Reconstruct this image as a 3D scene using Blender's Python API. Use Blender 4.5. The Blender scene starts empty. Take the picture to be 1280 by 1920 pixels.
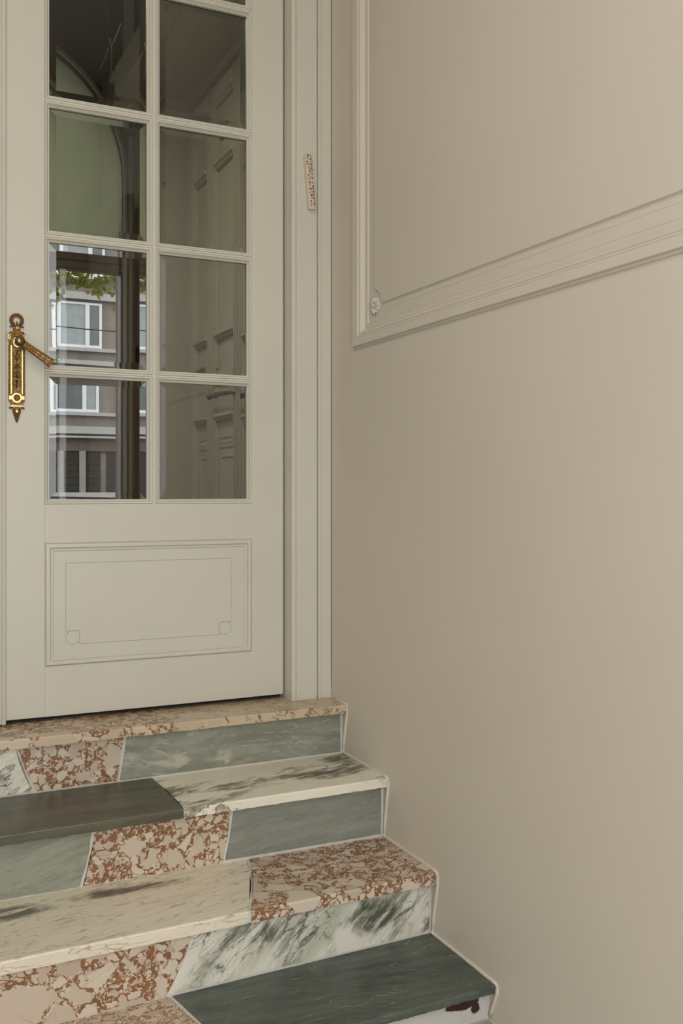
import bpy, bmesh, math, random
from mathutils import Vector, Matrix
from mathutils.geometry import tessellate_polygon
R = math.radians
SC = bpy.context.scene
COL = SC.collection

# ------------------------------------------------------------------ camera
cam = bpy.data.cameras.new('camera')
cam_o = bpy.data.objects.new('camera', cam)
COL.objects.link(cam_o)
cam_o.location = (-1.35, -2.8785, 0.6712)
cam_o.rotation_euler = (R(90), 0, R(-25.6957))
cam.sensor_fit = 'VERTICAL'
cam.sensor_height = 36.0
cam.lens = 1820.55 / 1920 * 36.0
cam.shift_y = -(960 - 923.55) / 1920
cam.clip_start = 0.05
cam.clip_end = 300
SC.camera = cam_o

# ------------------------------------------------------------------ world, lights, exposure
SC.view_settings.view_transform = 'Standard'
SC.view_settings.look = 'None'
SC.view_settings.gamma = 1.0
SC.view_settings.use_curve_mapping = False
SC.view_settings.exposure = 0.0
W = bpy.data.worlds.new('overcast_sky')
SC.world = W
W.use_nodes = True
bg = W.node_tree.nodes['Background']
bg.inputs[0].default_value = (0.93, 0.97, 1.0, 1)
bg.inputs[1].default_value = 2.0


def area(name, loc, rot, sx, sy, power, col=(1, 1, 1), portal=False):
    l = bpy.data.lights.new(name, 'AREA')
    l.shape = 'RECTANGLE'
    l.size, l.size_y = sx, sy
    l.energy = power
    l.color = col
    o = bpy.data.objects.new(name, l)
    COL.objects.link(o)
    o.location = loc
    o.rotation_euler = rot
    if portal:
        l.cycles.is_portal = True
    return o


# daylight through the open street entrance behind the camera
area('entrance_daylight', (-1.25, -3.50, 0.9), (R(90), 0, 0), 1.3, 2.9, 39.5, (1.0, 1.0, 0.985))
# unseen soft overhead fill, added to even out the wall and treads
area('ceiling_fill', (-1.68, -2.0, 3.3), (0, 0, 0), 0.6, 0.9, 21, (1.0, 0.95, 0.86))
# the hall behind the glazed door has its own ceiling lamp
area('hall_lamp', (-1.0, 0.85, 2.75), (0, 0, 0), 0.5, 0.5, 17, (1.0, 0.92, 0.76))
SC.cycles.use_denoising = True
SC.cycles.max_bounces = 10
SC.cycles.diffuse_bounces = 5
SC.cycles.transmission_bounces = 8
SC.cycles.glossy_bounces = 4
SC.cycles.caustics_reflective = False
SC.cycles.caustics_refractive = False
SC.cycles.sample_clamp_indirect = 6.0


# ------------------------------------------------------------------ node expression helper
class V:
    """a socket that can be used in expressions"""
    def __init__(s, t, k):
        s.t, s.k = t, k

    def __add__(s, o): return s.t.m('ADD', s, o)
    def __radd__(s, o): return s.t.m('ADD', o, s)
    def __sub__(s, o): return s.t.m('SUBTRACT', s, o)
    def __rsub__(s, o): return s.t.m('SUBTRACT', o, s)
    def __mul__(s, o): return s.t.m('MULTIPLY', s, o)
    def __rmul__(s, o): return s.t.m('MULTIPLY', o, s)
    def __truediv__(s, o): return s.t.m('DIVIDE', s, o)
    def __pow__(s, o): return s.t.m('POWER', s, o)


class NT:
    def __init__(s, name):
        s.mat = bpy.data.materials.new(name)
        s.mat.use_nodes = True
        s.nt = s.mat.node_tree
        s.b = s.nt.nodes['Principled BSDF']
        s.pos = s.n('ShaderNodeTexCoord').outputs['Object']

    def n(s, typ, **kw):
        nd = s.nt.nodes.new(typ)
        for k, v in kw.items():
            setattr(nd, k, v)
        return nd

    def set(s, sock, v):
        if isinstance(v, V):
            v = v.k
        if isinstance(v, bpy.types.NodeSocket):
            s.nt.links.new(v, sock)
        else:
            sock.default_value = v

    def m(s, op, a, b=0.0, c=None, clamp=False):
        nd = s.n('ShaderNodeMath', operation=op, use_clamp=clamp)
        s.set(nd.inputs[0], a)
        s.set(nd.inputs[1], b)
        if c is not None:
            s.set(nd.inputs[2], c)
        return V(s, nd.outputs[0])

    def vm(s, op, a, b):
        nd = s.n('ShaderNodeVectorMath', operation=op)
        s.set(nd.inputs[0], a)
        s.set(nd.inputs[1], b)
        return nd.outputs[0]

    def rot(s, p, e, scale=(1, 1, 1)):
        nd = s.n('ShaderNodeMapping')
        s.set(nd.inputs['Vector'], p)
        nd.inputs['Rotation'].default_value = e
        nd.inputs['Scale'].default_value = scale
        return nd.outputs[0]

    def noise(s, p, scale, detail=3, rough=0.55, col=False, dist=0.0):
        nd = s.n('ShaderNodeTexNoise')
        s.set(nd.inputs['Vector'], p)
        nd.inputs['Scale'].default_value = scale
        nd.inputs['Detail'].default_value = detail
        nd.inputs['Roughness'].default_value = rough
        nd.inputs['Distortion'].default_value = dist
        return nd.outputs['Color'] if col else V(s, nd.outputs[0])

    def vor(s, p, scale, feature='F1'):
        nd = s.n('ShaderNodeTexVoronoi', feature=feature)
        s.set(nd.inputs['Vector'], p)
        nd.inputs['Scale'].default_value = scale
        return nd

    def ramp(s, x, a, b):
        """smoothstep of x from a to b (a may exceed b)"""
        nd = s.n('ShaderNodeMapRange', interpolation_type='SMOOTHSTEP')
        if a > b:
            s.set(nd.inputs[0], x)
            nd.inputs[1].default_value, nd.inputs[2].default_value = b, a
            nd.inputs[3].default_value, nd.inputs[4].default_value = 1, 0
        else:
            s.set(nd.inputs[0], x)
            nd.inputs[1].default_value, nd.inputs[2].default_value = a, b
        return V(s, nd.outputs[0])

    def mix(s, f, a, b):
        nd = s.n('ShaderNodeMix', data_type='RGBA')
        s.set(nd.inputs[0], f)
        for i, v in ((6, a), (7, b)):
            if isinstance(v, tuple) and len(v) == 3:
                v = v + (1,)
            s.set(nd.inputs[i], v)
        return nd.outputs[2]

    def sep(s, c):
        nd = s.n('ShaderNodeSeparateXYZ')
        s.set(nd.inputs[0], c)
        return [V(s, o) for o in nd.outputs]

    def bump(s, h, strength=0.3, dist=0.002):
        nd = s.n('ShaderNodeBump')
        nd.inputs['Strength'].default_value = strength
        nd.inputs['Distance'].default_value = dist
        s.set(nd.inputs['Height'], h)
        s.nt.links.new(nd.outputs[0], s.b.inputs['Normal'])

    def out(s, col=None, rough=None, metal=None, spec=None):
        if col is not None:
            if isinstance(col, tuple) and len(col) == 3:
                col = col + (1,)
            s.set(s.b.inputs['Base Color'], col)
        if rough is not None:
            s.set(s.b.inputs['Roughness'], rough)
        if metal is not None:
            s.set(s.b.inputs['Metallic'], metal)
        if spec is not None:
            s.set(s.b.inputs['Specular IOR Level'], spec)
        return s.mat


def lin(r, g, b):
    return tuple(((c / 255 + 0.055) / 1.055) ** 2.4 if c > 10 else c / 255 / 12.92 for c in (r, g, b))


def paint(name, c, rough=0.5, spots=0.0, var=0.03, spec=0.35, orange=0.12):
    t = NT(name)
    n = t.noise(t.pos, 2.3, 3)
    n2 = t.noise(t.pos, 420, 2)
    c2 = tuple(x * (1 - var * 2) for x in c)
    col = t.mix(t.ramp(n, 0.3, 0.7), c, c2)
    if spots:
        v = t.vor(t.pos, 9)
        r = t.sep(v.outputs['Color'])[0]
        m = t.ramp(V(t, v.outputs['Distance']), 0.035, 0.02) * t.ramp(r, 1 - spots, 1 - spots + 0.01)
        col = t.mix(m * 0.5, col, tuple(x * 0.5 for x in c))
    t.bump(n2, orange, 0.0006)
    return t.out(col, rough, spec=spec)


def plain(name, c, rough=0.5, metal=0.0, var=0.12, scale=14):
    t = NT(name)
    n = t.noise(t.pos, scale, 3)
    col = t.mix(n, tuple(x * (1 - var) for x in c), tuple(min(1, x * (1 + var)) for x in c))
    return t.out(col, rough, metal)


def breccia(name, clast, clast2, matrix, matrix2, rotz=(0.3, 0.2, 0.4), k=1.0, fill=0.0, rough=0.3, seed=0.0, squash=(1, 1, 1)):
    """angular pale fragments of several sizes set in a rusty matrix"""
    t = NT(name)
    p0 = t.vm('ADD', t.pos, (seed, seed * 0.7, -seed))
    p0 = t.rot(t.rot(p0, rotz), (0, 0, 0), squash)
    w = t.noise(p0, 17 * k, 2, col=True)
    w2 = t.noise(p0, 90 * k, 2, col=True)
    d = t.vm('MULTIPLY', t.vm('SUBTRACT', w, (0.5, 0.5, 0.5)), (0.035 / k, 0.035 / k, 0.035 / k))
    d2 = t.vm('MULTIPLY', t.vm('SUBTRACT', w2, (0.5, 0.5, 0.5)), (0.006 / k, 0.006 / k, 0.006 / k))
    p = t.vm('ADD', t.vm('ADD', p0, d), d2)
    mask = None
    tint = None
    edge_prev = None
    for i, (sc, prob, e) in enumerate(((10, 0.17 + fill, 0.07), (20, 0.30 + fill, 0.09), (42, 0.44 + fill, 0.10), (92, 0.46 + fill, 0.11), (190, 0.36 + fill, 0.12))):
        off = (i * 3.1, i * 1.7, i * 2.3)
        pp = t.vm('ADD', p, off)
        f = t.vor(pp, sc * k)
        r, g, bb = t.sep(f.outputs['Color'])
        de = V(t, t.vor(pp, sc * k, 'DISTANCE_TO_EDGE').outputs['Distance'])
        mk = t.ramp(de, e * 0.8, e * 1.15) * t.m('LESS_THAN', r, prob)
        if mask is None:
            mask, tint = mk, g
        else:
            tint = mask * tint + (1.0 - mask) * g
            mask = t.m('MAXIMUM', mask, mk)
    n = t.noise(p0, 45 * k, 4)
    ma = t.mix(t.ramp(n, 0.35, 0.65), matrix, matrix2)
    cl = t.mix(t.ramp(tint, 0.1, 0.95), clast, clast2)
    cl = t.mix(t.noise(p0, 30, 4) * 0.35, cl, tuple(x * 0.8 for x in clast))
    # hairline cracks inside the fragments
    ck = V(t, t.vor(t.vm('ADD', p, (9, 4, 1)), 16 * k, 'DISTANCE_TO_EDGE').outputs['Distance'])
    cl = t.mix(t.ramp(ck, 0.022, 0.008) * t.ramp(t.noise(p0, 8, 1), 0.48, 0.6) * 0.3, cl, matrix2)
    col = t.mix(mask, ma, cl)
    t.bump(n, 0.04, 0.001)
    return t.out(col, t.noise(p0, 30, 2) * 0.15 + (rough - 0.07))


def slate(name, dark, mid, light, along=(0, 0, 0), rough=0.35, speck=0.25, flow=1.0, seed=0.0, rust=None, glit=0.25, sv=0.15, patch=0.0):
    """streaky green stone, bedding along x"""
    t = NT(name)
    p0 = t.vm('ADD', t.pos, (seed, seed, seed))
    pr = t.rot(p0, along)
    w = t.vm('MULTIPLY', t.vm('SUBTRACT', t.noise(pr, 5, 3, col=True), (0.5, 0.5, 0.5)), (0.05 * flow, 0.05 * flow, 0.05 * flow))
    p = t.vm('ADD', pr, w)
    a = t.noise(t.rot(p, (0, 0, 0), (3, 38, 38)), 1.0, 5, 0.65)
    b = t.noise(t.rot(p, (0, 0, 0), (7, 130, 130)), 1.0, 4, 0.6)
    g = t.noise(p0, 520, 2, 0.7)
    big = t.noise(t.rot(p, (0, 0, 0), (2.2, 12, 12)), 1.0, 3)
    col = t.mix(t.ramp(a * 0.6 + big * 0.4, 0.36, 0.62), dark, mid)
    col = t.mix(t.ramp(b, 0.56, 0.72) * 0.55, col, light)
    col = t.mix(t.ramp(b, 0.42, 0.3) * 0.4, col, tuple(x * 0.6 for x in dark))
    if rust:
        col = t.mix(t.ramp(t.noise(t.rot(p, (0, 0, 0), (2.0, 22, 22)), 1.3, 3), 0.52, 0.66) * 0.3, col, rust)
    vein = t.noise(t.rot(p, (0.2, 0.3, 0.15), (4, 26, 26)), 1.0, 2)
    rid = t.m('ABSOLUTE', vein - 0.5)
    col = t.mix(t.ramp(rid, 0.012, 0.002) * t.ramp(t.noise(p0, 9, 2), 0.5, 0.65) * sv, col, tuple(min(1, x * 1.5) for x in light))
    col = t.mix(t.ramp(g, 0.62, 0.75) * glit, col, tuple(min(1, x * 1.6) for x in light))
    col = t.mix(t.ramp(g, 0.38, 0.25) * speck, col, tuple(x * 0.45 for x in dark))
    pt = t.ramp(t.noise(t.rot(p, (0, 0, 0), (4, 16, 16)), 1.1, 4, 0.6), 0.56, 0.70)
    col = t.mix(pt * patch, col, tuple(min(1, x * 1.25) for x in light))
    t.bump(g, 0.10, 0.0008)
    return t.out(col, rough)


def marble(name, base, shade, vein, vein2, e=(0, 0, 0), stretch=(1, 4, 4), scale=6.0, thick=1.0, dens=0.5, seed=0.0,
           blobs=(), lines=0.0, rough=0.25, cloud=0.4, warp=1.0, flow=0.0, net=1.0, solid=None):
    """white marble with ridged veins; blobs = ((cx,cy,cz),(rx,ry,rz), strength) where the veins gather"""
    t = NT(name)
    p0 = t.vm('ADD', t.pos, (seed, seed * 1.3, seed * 0.6))
    pr = t.rot(t.rot(p0, e), (0, 0, 0), stretch)
    w = t.vm('MULTIPLY', t.vm('SUBTRACT', t.noise(pr, scale * 0.8, 3, 0.5, col=True), (0.5, 0.5, 0.5)), (0.9 / scale * warp,) * 3)
    w2 = t.vm('MULTIPLY', t.vm('SUBTRACT', t.noise(pr, scale * 5, 3, 0.6, col=True), (0.5, 0.5, 0.5)), (0.13 / scale * warp,) * 3)
    p = t.vm('ADD', t.vm('ADD', pr, w), w2)
    # network of veins round lens-shaped white fragments
    a = V(t, t.vor(p, scale * 1.6, 'DISTANCE_TO_EDGE').outputs['Distance'])
    b = V(t, t.vor(t.vm('ADD', p, (5, 5, 5)), scale * 3.6, 'DISTANCE_TO_EDGE').outputs['Distance'])
    thk = t.ramp(t.noise(p0, scale * 2.2, 3), 0.35, 0.72)
    gate = t.noise(p0, scale * 0.75, 2)
    g = t.ramp(gate, 0.72 - dens * 0.45, 0.9 - dens * 0.45)
    bl = None
    for c, r, s_ in blobs:
        q = t.vm('DIVIDE', t.vm('SUBTRACT', t.pos, c), r)
        nd = t.n('ShaderNodeVectorMath', operation='LENGTH')
        t.set(nd.inputs[0], q)
        k = t.ramp(V(t, nd.outputs[1]) + (t.noise(t.pos, 22, 4) - 0.5) * 1.1, 1.0, 0.35) * s_
        bl = k if bl is None else t.m('MAXIMUM', bl, k)
    g2 = g
    if bl is not None:
        g2 = t.m('MAXIMUM', g, bl)
    ea = a / (thk * 0.9 + 0.12)
    eb = b / (thk * 0.9 + 0.12)
    va = t.ramp(ea, 0.10 * thick, 0.02 * thick) * g2
    vb = t.ramp(eb, 0.11 * thick, 0.02 * thick) * g2
    col = t.mix(t.ramp(t.noise(p, scale * 0.6, 3), 0.38, 0.7) * cloud, base, shade)
    if lines:
        for k_, (sc_, th_, o_) in enumerate(((0.9, 0.016, 0.0), (1.9, 0.022, 4.0), (0.55, 0.010, 9.0))):
            l1 = t.m('ABSOLUTE', t.noise(t.vm('ADD', p, (o_, o_, o_)), scale * sc_, 2, 0.5) - 0.5)
            col = t.mix(t.ramp(l1, th_, 0.002) * t.ramp(t.noise(p0, 6 + k_, 2), 0.34, 0.6) * lines, col, vein2)
    va, vb, g2n = va * net, vb * net, g2 * net
    if flow:
        # smoky streaks with sharp dark rims
        f1 = t.noise(p, scale * 1.15, 4, 0.55)
        f2 = t.noise(t.vm('ADD', p, (3, 8, 2)), scale * 2.6, 4, 0.6)
        body = t.ramp(f1, 0.51, 0.57) * t.ramp(f2, 0.34, 0.58) * g2
        col = t.mix(body * 0.85 * flow, col, vein2)
        col = t.mix(t.ramp(f1, 0.56, 0.63) * t.ramp(f2, 0.42, 0.6) * g2 * 0.85 * flow, col, vein)
        rim = t.ramp(t.m('ABSOLUTE', f1 - 0.545), 0.016, 0.003) * g2
        rim2 = t.ramp(t.m('ABSOLUTE', f2 - 0.5), 0.014, 0.002) * g2
        col = t.mix(rim * 0.9 * flow, col, vein)
        col = t.mix(rim2 * 0.6 * flow, col, vein2)
    col = t.mix(t.ramp(ea, 0.30 * thick, 0.05) * g2n * 0.28, col, vein2)
    col = t.mix(vb * 0.75, col, vein2)
    col = t.mix(va * 0.9, col, vein)
    if bl is not None:
        core = t.ramp(t.noise(p, scale * 1.8, 4, 0.6), 0.47, 0.56) * bl
        col = t.mix(t.ramp(t.noise(p, scale * 1.8, 4, 0.6), 0.40, 0.50) * bl * 0.7, col, vein2)
        col = t.mix(core * 0.8, col, vein)
        if solid:
            col = t.mix(t.ramp(bl + (t.noise(t.pos, 60, 3) - 0.5) * 0.5, 0.36, 0.44), col, solid)
    return t.out(col, rough)


# ------------------------------------------------------------------ palette
M = {}
M['wall'] = paint('beige_wall_paint', (0.63, 0.585, 0.510), 0.55, var=0.012, spec=0.25)
M['paint'] = paint('cream_gloss_paint', (0.615, 0.595, 0.518), 0.38, spots=0.06, var=0.02, spec=0.4)
M['ceiling'] = paint('ceiling_paint', (0.62, 0.60, 0.55), 0.7, var=0.02)
M['grout'] = plain('white_grout', (0.62, 0.60, 0.55), 0.85, var=0.06, scale=60)
M['caulk'] = plain('caulk', (0.64, 0.59, 0.505), 0.6, var=0.04, scale=50)
CL, CL2 = lin(212, 199, 180), lin(188, 172, 154)
RU, RU2 = lin(146, 102, 68), lin(126, 90, 65)
M['brec'] = breccia('rust_breccia_a', CL, CL2, RU, RU2, seed=1.3, rough=0.3)
M['brec2'] = breccia('rust_breccia_b', CL, CL2, RU, RU2, rotz=(0.9, 0.1, 0.2), seed=4.1, rough=0.3)
M['brec3'] = breccia('rust_breccia_c', CL, CL2, RU, RU2, rotz=(0.1, 0.5, 0.8), k=1.15, seed=7.7)
M['brec4'] = breccia('rust_breccia_d', CL, CL2, RU, RU2, rotz=(0.2, 0.9, 0.1), seed=15.3)
M['brec_pink'] = breccia('faded_breccia', lin(206, 190, 164), lin(192, 170, 144), lin(138, 98, 70), lin(126, 92, 68), k=1.15, fill=0.02, seed=2.2, rough=0.32)
M['brec_pale'] = breccia('pale_breccia', lin(200, 184, 158), lin(192, 174, 148), lin(150, 118, 90), lin(136, 108, 86), k=1.1, fill=0.16, seed=6.0, rough=0.3)
M['brec_small'] = breccia('fine_breccia', CL, CL2, lin(150, 106, 78), lin(136, 98, 76), k=2.2, fill=0.05, seed=8.0)
M['slate_dark'] = slate('dark_green_stone', lin(70, 70, 58), lin(92, 92, 77), lin(124, 121, 100), rust=lin(96, 79, 58), seed=0.6, glit=0.06, speck=0.1)
M['slate_dark2'] = slate('dark_green_stone_b', lin(66, 73, 68), lin(90, 98, 90), lin(134, 140, 116), along=(0, 0, 0.12), seed=3.6, flow=1.6, glit=0.08, speck=0.15, sv=0.4)
M['slate_a'] = slate('grey_green_stone_a', lin(122, 124, 111), lin(148, 149, 135), lin(186, 184, 168), along=(0, -0.05, 0), seed=5.0, flow=2.0, rough=0.55, patch=0.45, glit=0.4, speck=0.4)
M['slate_b'] = slate('grey_green_stone_b', lin(119, 123, 114), lin(140, 143, 133), lin(164, 165, 152), along=(0, 0.1, 0), seed=9.0, rough=0.55, glit=0.3, speck=0.3)
M['slate_c'] = slate('grey_green_stone_c', lin(126, 130, 116), lin(150, 152, 136), lin(174, 174, 158), along=(0, 0.2, 0), seed=11.0, rough=0.6, glit=0.35, speck=0.35)
WH, SH = lin(236, 230, 214), lin(196, 192, 174)
M['marble_r1'] = marble('purple_veined_marble', WH, SH, lin(92, 80, 82), lin(140, 134, 126), e=(0, 0.5, 0), stretch=(1.3, 3, 5), scale=5, dens=1.0, seed=2.6, thick=1.0, flow=1.0, net=0.2)
M['marble_t2'] = marble('white_marble_dark_veins', WH, SH, lin(70, 66, 54), lin(126, 119, 99), e=(0, 0, -0.30), stretch=(1.0, 3.6, 3.6), scale=3.4, dens=0.85, seed=5.3, thick=1.0, flow=1.0, net=0.10,
                         blobs=(((-0.13, -0.24, -0.16), (0.22, 0.09, 0.1), 1.0), ((-0.46, -0.25, -0.16), (0.2, 0.06, 0.1), 0.9)))
M['marble_t3'] = marble('cream_lined_marble', lin(228, 219, 199), lin(214, 203, 181), lin(80, 74, 72), lin(142, 131, 112), e=(0, 0, -0.22), stretch=(1.2, 8, 8), scale=4.0, dens=0.02, seed=1.1, thick=1.0, flow=1.0, net=0.0,
                         blobs=(((-0.76, -0.415, -0.34), (0.17, 0.035, 0.08), 1.0), ((-1.06, -0.43, -0.34), (0.12, 0.05, 0.08), 1.0)), lines=0.6, rough=0.3)
M['marble_r3'] = marble('green_veined_marble', lin(224, 220, 207), lin(192, 191, 174), lin(72, 77, 68), lin(124, 128, 112), e=(0, 0.75, 0), stretch=(1.0, 2.5, 3.4), scale=6.5, dens=0.62, seed=3.7, thick=1.1, flow=0.8, net=0.8, cloud=0.9,
                         blobs=(((-0.17, -0.635, -0.43), (0.11, 0.1, 0.06), 1.0), ((-0.49, -0.635, -0.41), (0.06, 0.1, 0.03), 0.9)))
M['marble_r4'] = marble('white_marble_maroon', lin(206, 204, 198), lin(184, 184, 176), lin(52, 34, 32), lin(118, 116, 108), e=(0, -0.4, 0), stretch=(1, 3, 4), scale=7, dens=0.1, seed=6.0, cloud=0.3, flow=1.0, net=0.3,
                         blobs=(((-0.075, -0.905, -0.558), (0.062, 0.2, 0.017), 1.0), ((-0.042, -0.905, -0.572), (0.020, 0.2, 0.018), 1.0)), solid=lin(58, 36, 34))
M['floor'] = breccia('cream_floor_stone', lin(168, 162, 148), lin(158, 151, 136), lin(146, 138, 120), lin(138, 130, 114), fill=0.3, seed=1.0)

t = NT('brass')
n = t.noise(t.pos, 260, 4, 0.65)
ao = t.n('ShaderNodeAmbientOcclusion', samples=8)
ao.inputs['Distance'].default_value = 0.006
tarn = t.ramp(n, 0.42, 0.62)
col = t.mix(tarn, lin(104, 78, 42), lin(172, 144, 92))
t.bump(n, 0.9, 0.002)
M['brass'] = t.out(col, t.ramp(n, 0.3, 0.7) * 0.2 + 0.3, 1.0)
t = NT('tarnished_brass')
n = t.noise(t.pos, 300, 4, 0.65)
t.bump(n, 0.6, 0.0015)
M['brass_dark'] = t.out(t.mix(t.ramp(n, 0.4, 0.65), lin(96, 66, 36), lin(146, 110, 62)), 0.38, 1.0)
t = NT('polished_brass')
M['brass_bright'] = t.out(t.mix(t.noise(t.pos, 60, 2), lin(176, 154, 104), lin(200, 180, 130)), 0.2, 1.0)
M['iron'] = plain('dark_bronze', (0.028, 0.017, 0.010), 0.7, 0.0)
M['black'] = plain('black', (0.006, 0.005, 0.004), 0.7)

t = NT('clear_glass')
n = t.noise(t.rot(t.pos, (0, 0, 0), (1, 1, 0.25)), 9, 1)
t.b.inputs['Transmission Weight'].default_value = 1.0
t.b.inputs['IOR'].default_value = 1.5
t.bump(n, 0.05, 0.002)
M['glass'] = t.out(t.mix(n, (0.97, 0.98, 0.97), (0.99, 1.0, 0.99)), 0.0)

# ------------------------------------------------------------------ mesh helpers


def new_bm():
    return bmesh.new()


def box(bm, x0, x1, y0, y1, z0, z1, mi=0):
    v = [bm.verts.new((x, y, z)) for x in (x0, x1) for y in (y0, y1) for z in (z0, z1)]
    for f in ((0, 1, 3, 2), (4, 6, 7, 5), (0, 4, 5, 1), (2, 3, 7, 6), (0, 2, 6, 4), (1, 5, 7, 3)):
        bm.faces.new([v[i] for i in f]).material_index = mi


def prism(bm, outer, holes, f, d0, d1):
    """polygon (with holes) in 2-D; f(u, v, d) maps to 3-D"""
    loops = [list(outer)] + [list(h) for h in holes]
    flat = [p for l in loops for p in l]
    tris = tessellate_polygon([[Vector((p[0], p[1], 0)) for p in l] for l in loops])
    A = [bm.verts.new(f(p[0], p[1], d0)) for p in flat]
    B = [bm.verts.new(f(p[0], p[1], d1)) for p in flat]
    for t_ in tris:
        try:
            bm.faces.new([A[i] for i in t_])
            bm.faces.new([B[i] for i in reversed(t_)])
        except ValueError:
            pass
    o = 0
    for l in loops:
        n = len(l)
        for i in range(n):
            j = (i + 1) % n
            bm.faces.new([A[o + i], A[o + j], B[o + j], B[o + i]])
        o += n


def loft(bm, rings, closed=True, caps=True):
    vs = [[bm.verts.new(p) for p in r] for r in rings]
    n = len(vs[0])
    for a, b in zip(vs, vs[1:]):
        for i in range(n if closed else n - 1):
            j = (i + 1) % n
            bm.faces.new([a[i], a[j], b[j], b[i]])
    if caps and closed:
        bm.faces.new(vs[0])
        bm.faces.new(list(reversed(vs[-1])))
    return vs


def rect_sweep(bm, u0, u1, v0, v1, prof, f):
    """mitred frame moulding: prof = (inset, height); f(u, v, h) maps to 3-D"""
    rings = []
    for i, h in prof:
        rings.append([f(u0 + i, v0 + i, h), f(u1 - i, v0 + i, h), f(u1 - i, v1 - i, h), f(u0 + i, v1 - i, h)])
    loft(bm, rings, True, False)


def tube(bm, pts, r, n=8, taper=None):
    rings = []
    m = len(pts)
    for k, p in enumerate(pts):
        p = Vector(p)
        d = (Vector(pts[min(k + 1, m - 1)]) - Vector(pts[max(k - 1, 0)])).normalized()
        a = Vector((0, 0, 1)) if abs(d.z) < 0.9 else Vector((1, 0, 0))
        s = d.cross(a).normalized()
        q = s.cross(d)
        rr = r if taper is None else r * taper[k]
        rings.append([p + (s * math.cos(2 * math.pi * i / n) + q * math.sin(2 * math.pi * i / n)) * rr for i in range(n)])
    loft(bm, rings)


def ellip(bm, c, r, seg=12, rings=8, mat=None):
    m = Matrix.Translation(c) @ (mat or Matrix.Identity(4)) @ Matrix.Diagonal((r[0], r[1], r[2], 1))
    bmesh.ops.create_uvsphere(bm, u_segments=seg, v_segments=rings, radius=1, matrix=m)


def disc_ring(cu, cv, r, n=28, ru=None):
    ru = ru or r
    return [(cu + ru * math.cos(2 * math.pi * i / n), cv + r * math.sin(2 * math.pi * i / n)) for i in range(n)]


def lathe_y(bm, cx, cz, prof, n=24):
    """profile (radius, y) around an axis along y"""
    rings = [[(cx + r * math.cos(2 * math.pi * i / n), y, cz + r * math.sin(2 * math.pi * i / n)) for i in range(n)] for r, y in prof]
    loft(bm, rings)


def obj(name, bm, mat, parent=None, smooth=None, bevel=0.0, kind=None, label=None):
    bmesh.ops.recalc_face_normals(bm, faces=bm.faces)
    me = bpy.data.meshes.new(name)
    bm.to_mesh(me)
    bm.free()
    for m_ in (mat if isinstance(mat, (list, tuple)) else [mat]):
        me.materials.append(m_)
    if smooth:
        me.shade_smooth() if smooth is True else me.set_sharp_from_angle(angle=R(smooth))
        if smooth is not True:
            for p in me.polygons:
                p.use_smooth = True
            me.set_sharp_from_angle(angle=R(smooth))
    o = bpy.data.objects.new(name, me)
    COL.objects.link(o)
    if parent is not None:
        o.parent = parent
        w = Vector((0, 0, 0))
        q = parent
        while q is not None:
            w += q.location
            q = q.parent
        o.location = -w
    if bevel:
        b = o.modifiers.new('edge', 'BEVEL')
        b.width = bevel
        b.segments = 2
        b.limit_method = 'ANGLE'
        b.angle_limit = R(40)
    if kind:
        o['kind'] = kind
    if label:
        o['label'] = label
    return o


def thing(name, label, cat, loc=(0, 0, 0), group=None):
    o = bpy.data.objects.new(name, None)
    COL.objects.link(o)
    o.location = loc
    o['label'] = label
    if cat:
        o['category'] = cat
    if group:
        o['group'] = group
    return o


def struct(name, bm, mat, label=None, parent=None, **kw):
    o = obj(name, bm, mat, parent, **kw)
    if parent is None:
        o['kind'] = 'structure'
    if label:
        o['label'] = label
    return o


def struct_root(name, label, loc=(0, 0, 0)):
    o = bpy.data.objects.new(name, None)
    COL.objects.link(o)
    o.location = loc
    o['kind'] = 'structure'
    o['label'] = label
    return o


FZ = -0.605        # vestibule floor
XL = -2.02         # left wall of the vestibule
YF = -3.40         # street wall of the vestibule
CZ = 3.35          # vestibule ceiling

# ------------------------------------------------------------------ vestibule shell
PY0, PY1, PZ0, PZ1 = -2.25, -0.1665, 1.1165, 2.95   # moulded panel opening in the right wall
bm = new_bm()
box(bm, 0, 0.035, YF, 0.0, FZ - 0.1, PZ0)
box(bm, 0, 0.035, YF, 0.0, PZ1, CZ)
box(bm, 0, 0.035, YF, PY0, PZ0, PZ1)
box(bm, 0, 0.035, PY1, 0.0, PZ0, PZ1)
box(bm, 0.035, 0.22, YF, 0.0, FZ - 0.1, CZ)
wall_r = struct('wall_right', bm, M['wall'], 'plain beige painted wall rising beside the marble stair, with one moulded panel')
prof = [(-0.0005, 0.0), (0.0, 0.004), (0.0065, 0.0045), (0.0070, 0.0105), (0.0085, 0.0115), (0.031, 0.0095), (0.0325, 0.0105), (0.0365, 0.0095),
        (0.0375, 0.0045), (0.0395, 0.0045), (0.041, 0.0055), (0.046, 0.0040), (0.052, -0.002), (0.0565, -0.008), (0.0675, -0.0095),
        (0.0690, -0.0085), (0.0715, -0.0090), (0.0755, -0.0125), (0.120, -0.0135), (0.121, -0.03)]
bm = new_bm()
rect_sweep(bm, PY0, PY1, PZ0, PZ1, prof, lambda u, v, h: (-h, u, v))
obj('panel_moulding', bm, M['wall'], wall_r, smooth=25)
# raised field with hollowed corners
i0 = 0.117
fy0, fy1, fz0, fz1 = PY0 + i0, PY1 - i0, PZ0 + i0, PZ1 - i0


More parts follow.
